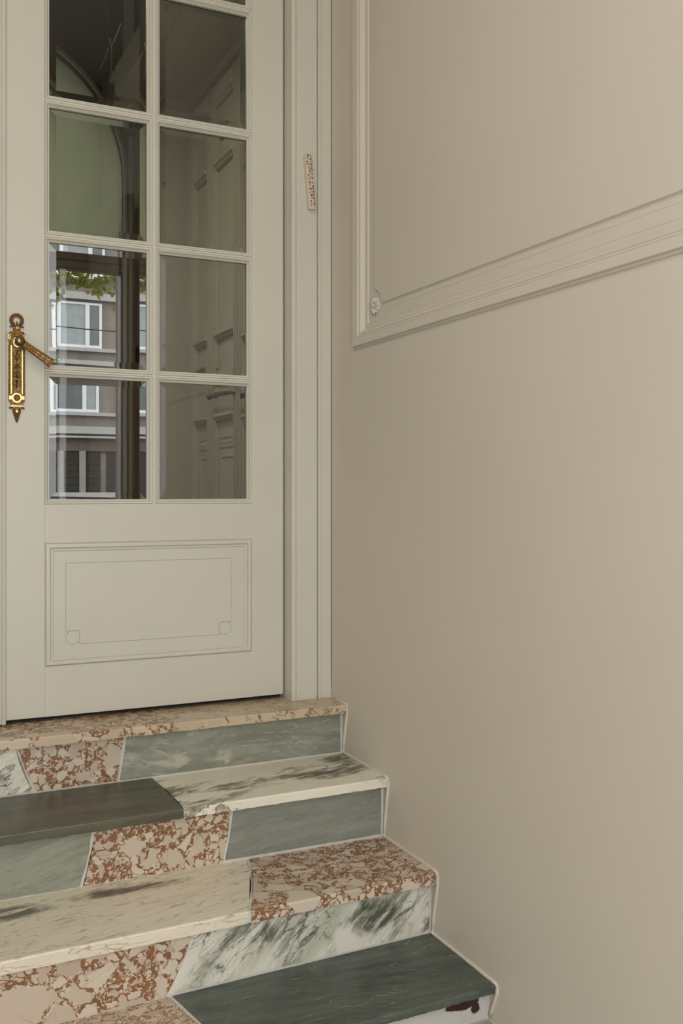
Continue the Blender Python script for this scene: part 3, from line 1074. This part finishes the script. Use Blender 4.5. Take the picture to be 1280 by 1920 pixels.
# knob collar and lever
kx, kz = -0.9745, 1.1050
bm = new_bm()
lathe_y(bm, kx - 0.001, kz, [(0.0135, HY - 0.004), (0.0155, HY - 0.005), (0.0155, HY - 0.0075), (0.0135, HY - 0.0085), (0.010, HY - 0.0085)], 28)
obj('lever_collar', bm, M['brass_bright'], plate, smooth=30)
lev = None
bm = new_bm()
prof = [(0.0095, HY - 0.008), (0.0095, HY - 0.026), (0.0125, HY - 0.030), (0.0140, HY - 0.036), (0.0140, HY - 0.044), (0.0115, HY - 0.0485), (0.006, HY - 0.0505), (0.0001, HY - 0.051)]
lathe_y(bm, kx, kz, prof, 24)
for k in range(9):
    a = k * 2 * math.pi / 9
    ellip(bm, (kx + 0.0085 * math.cos(a), HY - 0.0485, kz + 0.0085 * math.sin(a)), (0.0034, 0.0022, 0.0016), 8, 6, Matrix.Rotation(-a, 4, 'Y'))
M['worn'] = plain('worn_knob_metal', lin(150, 138, 118), 0.3, 1.0, var=0.5, scale=300)
bmk = new_bm()
lathe_y(bmk, kx - 0.002, kz - 0.001, [(0.0001, HY - 0.0528), (0.004, HY - 0.0525), (0.007, HY - 0.0515), (0.0085, HY - 0.0490)], 18)
obj('knob_cap', bmk, M['worn'], plate, smooth=True, label='worn silvery knob cap')
# pierced lever arm: tapers outward, hangs to the right and down
ang = R(-34)
L0, L1, w0, w1 = 0.010, 0.108, 0.0082, 0.0122


def larm(u, v, h):
    return (kx + u * math.cos(ang) - v * math.sin(ang), HY - 0.034 - h, kz + u * math.sin(ang) + v * math.cos(ang))


def wat(u):
    return w0 + (w1 - w0) * (u - L0) / (L1 - L0)


holes = []
for c in (0.058, 0.075, 0.092):
    for s in (-1, 1):
        w = wat(c)
        holes.append([(c - 0.0058, s * w * 0.08), (c - 0.001, s * w * 0.62), (c + 0.0045, s * w * 0.66), (c + 0.0058, s * w * 0.30), (c + 0.001, s * w * 0.10)])
prism(bm, [(L0, -w0), (L1 - 0.012, -wat(L1 - 0.012)), (L1 - 0.011, -w1 - 0.0018), (L1, -w1 - 0.0018), (L1, w1 + 0.0018), (L1 - 0.011, w1 + 0.0018), (L1 - 0.012, wat(L1 - 0.012)), (L0, w0)], holes, larm, -0.003, 0.0035)
for s in (-1, 1):
    tube(bm, [larm(L0, s * w0 * 0.93, 0.004), larm(L1 - 0.004, s * w1 * 0.93, 0.004)], 0.0013, 6)
for k in range(9):
    u = 0.020 + k * 0.0042
    ellip(bm, larm(u, 0, 0.0038), (0.0030, 0.0014, 0.0034), 6, 4, Matrix.Rotation(-ang + 0.7, 4, 'Y'))
obj('lever', bm, M['brass_dark'], plate, smooth=30, label='pierced bronze lever pointing down to the right')

# ------------------------------------------------------------------ scroll case on the door casing
mz = thing('mezuzah_case', 'cream scroll case painted with red flowers, tilted on the cream door casing', 'mezuzah', (-0.0745, 0.0015, 1.5865))
mz.rotation_euler = (0, R(-5.2), 0)


def mobj(name, bm, mat, **kw):
    o = obj(name, bm, mat, None, **kw)
    o.parent = mz
    return o


MW, MH, MD = 0.0125, 0.176, 0.017
bm = new_bm()
rings = []
for z, s in ((0, 0.86), (0.0025, 0.97), (0.006, 1.0), (0.03, 1.0), (0.10, 0.985), (0.150, 0.99), (MH - 0.006, 0.99), (MH - 0.0025, 0.95), (MH, 0.86)):
    pr = [(-MW, 0.0), (-MW, -MD + 0.004), (-MW + 0.0012, -MD + 0.0012), (-MW + 0.004, -MD), (MW - 0.004, -MD), (MW - 0.0012, -MD + 0.0012), (MW, -MD + 0.004), (MW, 0.0)]
    rings.append([(x * s, y * (0.5 + 0.5 * s), z) for x, y in pr])
loft(bm, rings)
M['clay'] = plain('cream_clay', (0.60, 0.53, 0.43), 0.55, var=0.05, scale=40)
mobj('case_body', bm, M['clay'], smooth=50)
M['red'] = plain('dark_red_glaze', lin(150, 14, 22), 0.35)
M['leafgreen'] = plain('sage_glaze', lin(74, 86, 66), 0.5, var=0.3, scale=300)
M['pinkglaze'] = plain('pink_glaze', lin(168, 84, 76), 0.5)
M['gold'] = plain('ochre_glaze', lin(188, 124, 56), 0.4)


def fpos(zx, zy):
    """sketch units of the painted face -> local x, z"""
    t_ = (zy - 320) / (1560 - 320)
    cx_ = 475 + t_ * (565 - 475)
    return ((zx - cx_) * 0.000128, MH * (1 - t_))


bm = new_bm()
for k, (zx, zy) in enumerate([(462, 352), (535, 437), (437, 498), (540, 558), (468, 797), (565, 862), (505, 965), (582, 1050), (490, 1108), (593, 1170), (528, 1252), (600, 1240), (600, 1322), (513, 1380), (612, 1442)]):
    u, v = fpos(zx, zy)
    r = 0.0034 if k == 0 else 0.0027
    ellip(bm, (u, -MD, v), (r, 0.0007, r * 1.1), 10, 6)
o = mobj('red_blossoms', bm, M['red'], smooth=True)
o['kind'] = 'stuff'
bm = new_bm()
bmp = new_bm()
rnd = random.Random(11)
for (zx, zy) in [(425, 400), (470, 425), (520, 372), (540, 490), (440, 555), (480, 545), (565, 665), (560, 745), (520, 850), (465, 890), (575, 960), (470, 950), (500, 1020), (545, 1090), (590, 1105), (530, 1140), (500, 1200), (570, 1270), (545, 1300), (605, 1380), (530, 1430), (520, 1480), (600, 1490), (560, 1220)]:
    for _ in range(4):
        u, v = fpos(zx + rnd.uniform(-22, 22), zy + rnd.uniform(-22, 22))
        ellip(bm if rnd.random() < 0.72 else bmp, (u, -MD, v), (0.0008, 0.0005, 0.0024), 6, 4, Matrix.Rotation(rnd.uniform(0, 3.1), 4, 'Y'))
o = mobj('painted_sprigs', bm, M['leafgreen'], smooth=True)
o['kind'] = 'stuff'
o = mobj('pink_sprigs', bmp, M['pinkglaze'], smooth=True)
o['kind'] = 'stuff'
# ochre letter: three strokes rising from one base, with a small heart-shaped drop below
bm = new_bm()


def mst(pts, r=0.0010):
    tube(bm, [(fpos(*p)[0], -MD - 0.0002, fpos(*p)[1]) for p in pts], r, 6)


mst([(445, 610), (455, 640), (500, 650)])
mst([(500, 612), (506, 650), (512, 680)])
mst([(550, 612), (545, 645), (512, 662)])
mst([(440, 608), (462, 606)])
mst([(490, 612), (515, 608)])
mst([(535, 612), (560, 606)])
for dx in (-14, 14):
    u, v = fpos(506 + dx, 705)
    ellip(bm, (u, -MD, v), (0.0026, 0.0008, 0.0028), 8, 6)
u, v = fpos(500, 730)
ellip(bm, (u, -MD, v), (0.0022, 0.0008, 0.0026), 8, 6)
mobj('ochre_letter', bm, M['gold'], smooth=True)

# ------------------------------------------------------------------ hall behind the glass
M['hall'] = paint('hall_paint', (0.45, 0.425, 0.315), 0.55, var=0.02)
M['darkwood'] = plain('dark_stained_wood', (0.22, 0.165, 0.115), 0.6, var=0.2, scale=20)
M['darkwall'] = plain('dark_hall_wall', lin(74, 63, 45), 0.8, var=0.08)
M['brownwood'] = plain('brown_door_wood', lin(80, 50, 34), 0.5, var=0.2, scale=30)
bm = new_bm()
box(bm, -2.6, 1.3, 0.16, 3.5, -0.12, -0.001)
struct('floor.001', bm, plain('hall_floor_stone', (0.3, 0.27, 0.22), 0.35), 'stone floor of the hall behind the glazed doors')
HX = 0.25
bm = new_bm()
box(bm, HX, HX + 0.1, 0.18, 2.36, 0, 2.85)
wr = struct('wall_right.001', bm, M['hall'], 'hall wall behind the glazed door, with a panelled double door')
bm = new_bm()
box(bm, -0.02, HX + 0.1, 2.36, 2.46, 0, 4.1)
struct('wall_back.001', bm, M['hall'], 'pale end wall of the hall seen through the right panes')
bm = new_bm()
box(bm, -0.16, HX + 0.1, 0.18, 2.46, 2.845, 3.0)
box(bm, -2.6, -0.16, 0.18, 0.6, 2.9, 3.0)
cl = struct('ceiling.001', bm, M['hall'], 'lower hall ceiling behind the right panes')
bm = new_bm()
box(bm, 0.03, 0.036, 0.18, 2.36, 2.838, 2.846)
box(bm, -0.10, -0.09, 0.18, 2.36, 2.838, 2.846)
obj('ceiling_strip', bm, M['hall'], cl)
bm = new_bm()
box(bm, HX - 0.03, HX + 0.01, 0.18, 2.36, 2.79, 2.843)
obj('cornice', bm, M['hall'], wr)
# panelled double door on that wall, seen at a glancing angle
pd = struct_root('door_3', 'panelled cream hall door with dark lever handles, seen through the right panes', (HX, 1.6, 0))
bm = new_bm()
box(bm, HX - 0.028, HX, 0.5, 2.285, 0, 2.72)
obj('door_backing', bm, M['hall'], pd)


def rails(name, y0, y1, z0, z1, k=1.0):
    bm = new_bm()
    prof2 = [(0.0, 0.0), (0.0, 0.012), (0.008, 0.016), (0.014, 0.013), (0.02, 0.022), (0.5, 0.022)]
    w = min(y1 - y0, z1 - z0)
    rect_sweep(bm, y0, y1, z0, z1, [(0, 0.0), (0.0, 0.016), (0.006, 0.024), (0.012, 0.022), (0.014, 0.030), (0.018, 0.036), (w / 2, 0.036)], lambda u, v, h: (HX - 0.028 - h * k, u, v))
    obj(name, bm, M['hall'], pd)


for (a, b) in ((2.165, 2.262), (1.828, 1.925), (1.42, 1.52), (1.05, 1.15), (0.62, 0.72)):
    rails('stile', a, b, 0.0, 2.72, 0.55)
    bm = new_bm()
    for q in (a + 0.012, b - 0.020, (a + b) / 2 - 0.004):
        box(bm, HX - 0.028 - 0.034, HX - 0.03, q, q + 0.008, 0.0, 2.72)
    obj('stile_bead', bm, M['hall'], pd)
for (a, b) in ((1.925, 2.165), (1.52, 1.828), (1.15, 1.42), (0.72, 1.05)):
    for z in (0.02, 1.032, 1.44, 2.30, 2.62):
        rails('rail', a, b, z, z + (0.10 if z in (0.02, 2.62) else 0.045))
    bm = new_bm()
    rect_sweep(bm, a + 0.05, b - 0.05, 0.2, 0.86, [(0, 0), (0.004, 0.006), (0.012, 0.006), (0.016, 0)], lambda u, v, h: (HX - 0.028 - h, u, v))
    for k in range(int((b - a - 0.06) / 0.03)):
        yy = a + 0.045 + k * 0.03
        ellip(bm, (HX - 0.028, yy, 0.925), (0.006, 0.009, 0.014), 8, 6)
    box(bm, HX - 0.034, HX - 0.028, a + 0.03, b - 0.03, 0.945, 0.952)
    box(bm, HX - 0.034, HX - 0.028, a + 0.03, b - 0.03, 0.897, 0.903)
    obj('frieze_panel', bm, M['hall'], pd)
bm = new_bm()
tube(bm, [(HX - 0.085, 1.80, 1.150), (HX - 0.088, 1.76, 1.152), (HX - 0.088, 1.70, 1.148), (HX - 0.088, 1.64, 1.150), (HX - 0.088, 1.56, 1.148), (HX - 0.088, 1.49, 1.150)], 0.013, 8, [1.2, 0.8, 1.2, 0.8, 0.9, 1.2])
tube(bm, [(HX - 0.05, 1.50, 1.150), (HX - 0.088, 1.50, 1.150)], 0.012, 8)
obj('lever_handle', bm, M['iron'], pd, smooth=True, label='dark bronze lever handle')
# taller dark hall on the left, ending in the arched street door
AX, AZ, AR = -0.766, 2.65, 0.83
AY = 3.2


def arch(r, zb, n=28):
    return [(AX + r, zb)] + [(AX + r * math.cos(math.pi * i / n), AZ + r * math.sin(math.pi * i / n)) for i in range(n + 1)] + [(AX - r, zb)]


fxz = lambda u, v, h: (u, AY + h, v)
bm = new_bm()
prism(bm, [(1.25, -0.1), (1.25, 4.3), (-2.6, 4.3), (-2.6, -0.1)], [arch(AR, 0.0)], fxz, 0.0, 0.25)
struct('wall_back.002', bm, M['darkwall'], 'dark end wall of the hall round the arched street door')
bm = new_bm()
box(bm, -2.7, 1.3, 0.18, 3.5, 4.1, 4.3)
struct('ceiling.002', bm, M['darkwall'])
bm = new_bm()
box(bm, -2.7, -2.6, 0.18, 3.5, -0.1, 4.2)
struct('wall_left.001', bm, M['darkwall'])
bm = new_bm()
box(bm, 1.2, 1.3, 2.46, 3.3, -0.1, 4.2)
box(bm, HX + 0.1, 1.3, 2.36, 2.46, -0.1, 4.2)
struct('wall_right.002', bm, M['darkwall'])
bm = new_bm()
box(bm, -2.6, 1.3, 0.17, 0.18, 2.86, 4.2)
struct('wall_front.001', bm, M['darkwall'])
# arched street door
sd = struct_root('door_4', 'brown street door with an arched green glass fanlight, seen through the left panes', (AX, AY, 0))
bm = new_bm()
prism(bm, arch(AR + 0.016, 0.0), [arch(AR - 0.003, 0.001)], fxz, -0.015, 0.02)
obj('arch_frame', bm, M['hall'], sd)
bm = new_bm()
box(bm, AX - AR, AX + AR, AY + 0.02, AY + 0.14, 2.055, 2.15)
box(bm, AX - AR, AX + AR, AY + 0.0, AY + 0.14, 2.10, 2.118)
obj('transom', bm, M['darkwood'], sd)
t = NT('green_fanlight_glass')
n = t.noise(t.pos, 6, 2)
t.nt.nodes.remove(t.b)
tl = t.n('ShaderNodeBsdfTranslucent')
df = t.n('ShaderNodeBsdfDiffuse')
ad = t.n('ShaderNodeMixShader')
cg = t.mix(n, (0.57, 0.56, 0.43), (0.51, 0.53, 0.41))
t.set(tl.inputs[0], cg)
t.set(df.inputs[0], cg)
ad.inputs[0].default_value = 0.25
t.nt.links.new(tl.outputs[0], ad.inputs[1])
t.nt.links.new(df.outputs[0], ad.inputs[2])
outn = [q for q in t.nt.nodes if q.type == 'OUTPUT_MATERIAL'][0]
t.nt.links.new(ad.outputs[0], outn.inputs[0])
bm = new_bm()
prism(bm, arch(AR - 0.004, 2.148), [], fxz, 0.08, 0.085)
obj('fanlight_glass', bm, t.mat, sd, label='green frosted fanlight glass')
bm = new_bm()
for a, b in ((AX + AR - 0.018, AX + AR + 0.004), (AX - AR - 0.004, AX - AR + 0.018), (AX - 0.06, AX + 0.06)):
    box(bm, a, b, AY + 0.02, AY + 0.09, 0.01, 2.056)
obj('door_stile', bm, M['brownwood'], sd, label='reddish brown wooden stile')
for a, b in ((AX - AR + 0.018, AX - 0.06), (AX + 0.06, AX + AR - 0.018)):
    bm = new_bm()
    box(bm, a, b, AY + 0.03, AY + 0.08, 0.01, 0.40)
    obj('door_panel', bm, M['brownwood'], sd)
    bm = new_bm()
    box(bm, a, b, AY + 0.05, AY + 0.056, 0.40, 2.056)
    obj('glass_pane', bm, M['glass'], sd)
# wood lining right of the opening
bm = new_bm()
box(bm, 0.086, 0.109, AY - 0.02, AY + 0.01, 0, 2.9)
obj('jamb_strip', bm, M['hall'], sd)
bm = new_bm()
box(bm, 0.109, 0.20, AY - 0.035, AY + 0.01, 0, 2.9)
o = obj('jamb_board', bm, M['darkwood'], sd)
bm = new_bm()
ellip(bm, (0.146, AY - 0.036, 1.16), (0.010, 0.006, 0.07), 12, 8)
ellip(bm, (0.146, AY - 0.05, 1.17), (0.012, 0.014, 0.02), 12, 8)
obj('lock_plate', bm, M['brass'], o, smooth=True)
bm = new_bm()
prism(bm, [(0.125, 1.42), (0.125, 1.57), (0.165, 1.62), (0.20, 1.62), (0.20, 1.42)], [], lambda u, v, h: (u, AY - 0.035 - h, v), 0.0, 0.06)
lb = obj('letter_box', bm, M['black'], None)
lb['label'] = 'small black wall box beside the far street door, seen through the third left pane'
lb['category'] = 'wall box'
# pilaster capital beside the arch
bm = new_bm()
box(bm, 0.03, 0.30, AY - 0.06, AY + 0.01, 3.08, 3.18)
box(bm, 0.00, 0.32, AY - 0.09, AY + 0.01, 3.18, 3.22)
box(bm, -0.035, 0.35, AY - 0.12, AY + 0.01, 3.22, 3.255)
box(bm, 0.055, 0.115, AY - 0.05, AY + 0.01, 3.255, 4.1)
box(bm, 0.06, 0.28, AY - 0.04, AY + 0.01, 2.95, 3.08)
struct('pilaster', bm, M['ceiling'], 'grey pilaster with a stepped capital beside the arch', bevel=0.006)
# crystal strands hanging high in the hall
cs = thing('crystal_pendant', 'strands of crystal beads hanging high in the dark hall, seen through the upper left pane', 'chandelier', (-0.26, 2.2, 4.1))
M['crystal'] = plain('crystal_beads', (0.45, 0.43, 0.38), 0.15)
bm = new_bm()
tube(bm, [(-0.26, 2.2, 4.1), (-0.26, 2.2, 3.05)], 0.002, 6)
obj('stem', bm, M['iron'], cs)
for pts in ([(-0.245, 2.2, 3.03), (-0.235, 2.2, 2.98), (-0.235, 2.2, 2.90), (-0.245, 2.2, 2.84)], [(-0.19, 2.2, 3.12), (-0.21, 2.2, 3.06), (-0.235, 2.2, 3.0)], [(-0.255, 2.2, 2.98), (-0.27, 2.2, 2.92), (-0.30, 2.2, 2.86)]):
    bm = new_bm()
    for a, b in zip(pts, pts[1:]):
        for i in range(4):
            q = Vector(a).lerp(Vector(b), i / 4)
            ellip(bm, q, (0.003, 0.003, 0.006), 6, 4)
    tube(bm, pts, 0.001, 5)
    o = obj('bead_strand', bm, M['crystal'], cs, smooth=True)
    o['kind'] = 'stuff'

# ------------------------------------------------------------------ street beyond
GZ = -0.85
bm = new_bm()
box(bm, -60, 90, 3.45, 90, GZ - 0.2, GZ)
struct('street', bm, plain('asphalt', (0.10, 0.10, 0.10), 0.8), 'grey street beyond the hall')
bm = new_bm()
box(bm, -40, 40, -60, YF - 0.3, GZ - 0.2, GZ + 0.05)
struct('pavement', bm, plain('pavement_stone', (0.22, 0.21, 0.20), 0.8), 'pavement outside the entrance behind the camera')
# the house itself rises above the street door and keeps off half the sky
bm = new_bm()
box(bm, -14, 14, 3.3, 3.45, 4.3, 13)
box(bm, -14, -2.6, 3.3, 3.45, GZ, 4.3)
box(bm, 1.25, 14, 3.3, 3.45, GZ, 4.3)
struct('wall_front.002', bm, plain('own_render', (0.3, 0.28, 0.25), 0.8))
t = NT('grey_render')
n = t.noise(t.rot(t.pos, (0, 0, 0), (0.15, 1, 1.2)), 1.2, 4)
n2 = t.noise(t.rot(t.pos, (0, 0, 0), (3, 3, 0.4)), 1.0, 4)
M['render'] = t.out(t.mix(t.ramp(n * 0.6 + n2 * 0.4, 0.35, 0.65), (0.25, 0.21, 0.175), (0.17, 0.15, 0.13)), 0.85)
M['sillstone'] = plain('pale_sill', (0.37, 0.355, 0.33), 0.7, scale=3)
M['columnstone'] = plain('column_stone', (0.27, 0.24, 0.21), 0.7, scale=2)
M['whiteframe'] = plain('white_window_frame', (0.70, 0.70, 0.70), 0.4)
M['curtain'] = plain('net_curtain', (0.30, 0.33, 0.32), 0.8, var=0.25, scale=4)
M['darkpane'] = plain('dark_window_glass', (0.11, 0.12, 0.12), 0.12, var=0.3, scale=3)
M['shutter'] = plain('dark_shutter', (0.022, 0.022, 0.017), 0.9)
M['fascia'] = plain('brown_fascia', (0.10, 0.075, 0.055), 0.6)
BY = 42.0
bl = thing('apartment_building', 'grey rendered apartment block with white framed windows across the street', 'building', (10, BY, GZ))
X0, X1 = -6.0, 26.0


def bpart(name, mat, boxes, parent=bl, **kw):
    bm = new_bm()
    for b in boxes:
        box(bm, *b)
    return obj(name, bm, mat, parent, **kw)


bpart('wall', M['render'], [(X0, X1, BY, BY + 9, GZ, 10.35)])
for z0, z1 in ((4.55, 7.05), (9.7, 10.6)):
    pass
for z in (7.08, 4.16):
    bpart('sill_band', M['sillstone'], [(X0, X1, BY - 0.22, BY, z, z + 0.16)])
bpart('lintel_band', M['sillstone'], [(X0, X1, BY - 0.25, BY, 9.42, 9.74)])
bpart('ground_cornice', M['sillstone'], [(X0, X1, BY - 0.35, BY, 3.33, 3.66)])
bpart('ground_cornice', M['sillstone'], [(X0, X1, BY - 0.5, BY, 3.13, 3.22)])
bpart('roof_edge', M['whiteframe'], [(X0, X1, BY - 0.4, BY + 9, 10.35, 10.6)])
bpart('fascia', M['fascia'], [(X0, X1, BY - 0.15, BY, 2.55, 3.13)])
wf = None
for row, (z0, z1) in enumerate(((4.32, 6.30), (7.24, 9.30))):
    for i in range(-4, 7):
        wx = 6.04 + i * 2.78
        if row == 0:
            wx -= 0.14
        boxes = [(wx, wx + 2.0, BY - 0.10, BY + 0.0, z0, z0 + 0.13), (wx, wx + 2.0, BY - 0.10, BY, z1 - 0.1, z1), (wx, wx + 0.16, BY - 0.105, BY, z0 + 0.001, z1 - 0.001), (wx + 1.88, wx + 1.999, BY - 0.105, BY, z0 + 0.001, z1 - 0.001), (wx + 1.26, wx + 1.44, BY - 0.105, BY, z0 + 0.001, z1 - 0.001)]
        w = bpart('window', M['whiteframe'], boxes)
        bpart('pane', M['curtain'] if row == 1 else M['darkpane'], [(wx + 0.15, wx + 1.27, BY - 0.05, BY - 0.01, z0 + 0.1, z1 - 0.08)], w)
        bpart('pane', M['darkpane'] if row == 1 else M['curtain'], [(wx + 1.43, wx + 1.89, BY - 0.05, BY - 0.01, z0 + 0.1, z1 - 0.08)], w)
        if row == 0:
            bpart('blind', M['curtain'], [(wx + 0.15, wx + 1.27, BY - 0.06, BY - 0.05, z1 - 0.75, z1 - 0.08)], w)
for i in range(-9, 16):
    cx_ = 6.04 + i * 0.97
    if i % 3 != 2:
        bpart('column', M['columnstone'], [(cx_, cx_ + 0.28, BY - 0.2, BY, GZ, 2.55)])
    bpart('shutter', M['shutter'], [(cx_ + 0.28, cx_ + 0.97, BY - 0.08, BY, GZ, 2.55)] + [(cx_ + 0.28, cx_ + 0.97, BY - 0.11, BY - 0.08, GZ + 0.1 + k * 0.3, GZ + 0.2 + k * 0.3) for k in range(11)])
# parked cars below the windows
M['carred'] = plain('red_car_paint', (0.28, 0.04, 0.035), 0.25)
# street tree with hanging leafy sprays
tr_ = thing('street_tree', 'leafy street tree with branches drooping in front of the grey apartment block', 'tree', (0.6, 19.0, GZ))
M['bark'] = plain('bark', (0.07, 0.055, 0.04), 0.9)
bm = new_bm()
tube(bm, [(0.6, 19, GZ), (0.65, 19, 2), (0.7, 19, 4.2), (0.9, 19, 6.5), (1.2, 19, 9)], 0.2, 10, [1.2, 1, 0.85, 0.6, 0.2])
for b in ([(0.7, 19, 4.2), (1.8, 18.7, 5.7), (3.0, 18.6, 6.1), (4.2, 18.6, 5.7)], [(0.8, 19, 5.2), (2.0, 19.6, 7.0), (3.4, 19.8, 7.4)], [(0.7, 19, 4.6), (-0.8, 19.2, 6.0), (-2, 19.2, 6.2)], [(0.8, 19, 5.6), (1.6, 18, 7.5), (2.2, 17.4, 8.6)]):
    tube(bm, b, 0.07, 7, [1, 0.7, 0.45, 0.15][:len(b)])
obj('trunk', bm, M['bark'], tr_, smooth=True)
t = NT('plane_tree_leaf')
t.b.inputs['Subsurface Weight'].default_value = 0.0
n = t.noise(t.pos, 1.8, 2)
gi = t.n('ShaderNodeNewGeometry')
rp = V(t, gi.outputs['Random Per Island'])
lc = t.mix(rp, lin(74, 88, 26), lin(150, 148, 58))
t.nt.nodes.remove(t.b)
tl = t.n('ShaderNodeBsdfTranslucent')
df = t.n('ShaderNodeBsdfDiffuse')
ad = t.n('ShaderNodeMixShader')
t.set(tl.inputs[0], lc)
t.set(df.inputs[0], lc)
ad.inputs[0].default_value = 0.5
t.nt.links.new(tl.outputs[0], ad.inputs[1])
t.nt.links.new(df.outputs[0], ad.inputs[2])
t.nt.links.new(ad.outputs[0], [q for q in t.nt.nodes if q.type == 'OUTPUT_MATERIAL'][0].inputs[0])
rnd = random.Random(21)
bm = new_bm()


def leaf(p, s):
    d = Vector((rnd.gauss(0, 0.5), rnd.gauss(0, 0.5), -0.8 + rnd.gauss(0, 0.4))).normalized()
    q = d.cross(Vector((rnd.gauss(0, 1), rnd.gauss(0, 1), rnd.gauss(0, 1)))).normalized()
    nn = d.cross(q)
    P = []
    for u, v, h in ((0, 0, 0), (0.25, 0.42, 0.05), (0.5, 0.22, 0), (0.6, 0.5, 0.05), (0.75, 0.2, 0), (1.0, 0.0, -0.05), (0.75, -0.2, 0), (0.6, -0.5, 0.05), (0.5, -0.22, 0), (0.25, -0.42, 0.05)):
        P.append(bm.verts.new(p + d * u * s + q * v * s + nn * h * s))
    bm.faces.new(P)


sprays = []
for k in range(46):
    a = rnd.uniform(0, 6.28)
    rr_ = rnd.uniform(0.3, 3.4)
    sprays.append((Vector((1.9 + rr_ * math.cos(a) * 1.0, 19 + 1.5 * math.sin(a) * rnd.random(), rnd.uniform(7.1, 9.6))), 26, 0.55))
# the drooping sprays seen under the transom
for (x, z, n_, s_) in ((2.35, 5.6, 22, 0.12), (2.33, 5.25, 18, 0.10), (2.30, 5.02, 8, 0.06), (2.7, 5.55, 26, 0.13), (2.75, 5.32, 14, 0.08), (3.0, 5.55, 24, 0.13), (3.1, 5.32, 22, 0.10), (3.2, 5.2, 9, 0.06), (3.4, 5.22, 7, 0.05), (3.42, 5.55, 8, 0.06), (3.6, 5.5, 20, 0.10), (3.62, 5.36, 9, 0.06), (3.68, 4.75, 12, 0.08), (2.15, 5.5, 20, 0.12), (1.9, 5.4, 24, 0.2)):
    sprays.append((Vector((x, 19, z)), n_, s_))
for c, n_, s_ in sprays:
    for _ in range(n_):
        leaf(c + Vector((rnd.gauss(0, s_), rnd.gauss(0, s_), rnd.gauss(0, s_ * 0.9))), rnd.uniform(0.11, 0.19))
o = obj('leaves', bm, t.mat, tr_)
o['kind'] = 'stuff'
cb = new_bm()
tube(cb, [(-30, 30, 8.2), (0, 30, 6.3), (5, 30, 6.12), (10, 30, 6.08), (40, 30, 7.4)], 0.02, 6)
o = obj('overhead_cable', cb, M['black'], None)
o['label'] = 'thin black cable strung across the street before the upper windows'
o['category'] = 'cable'
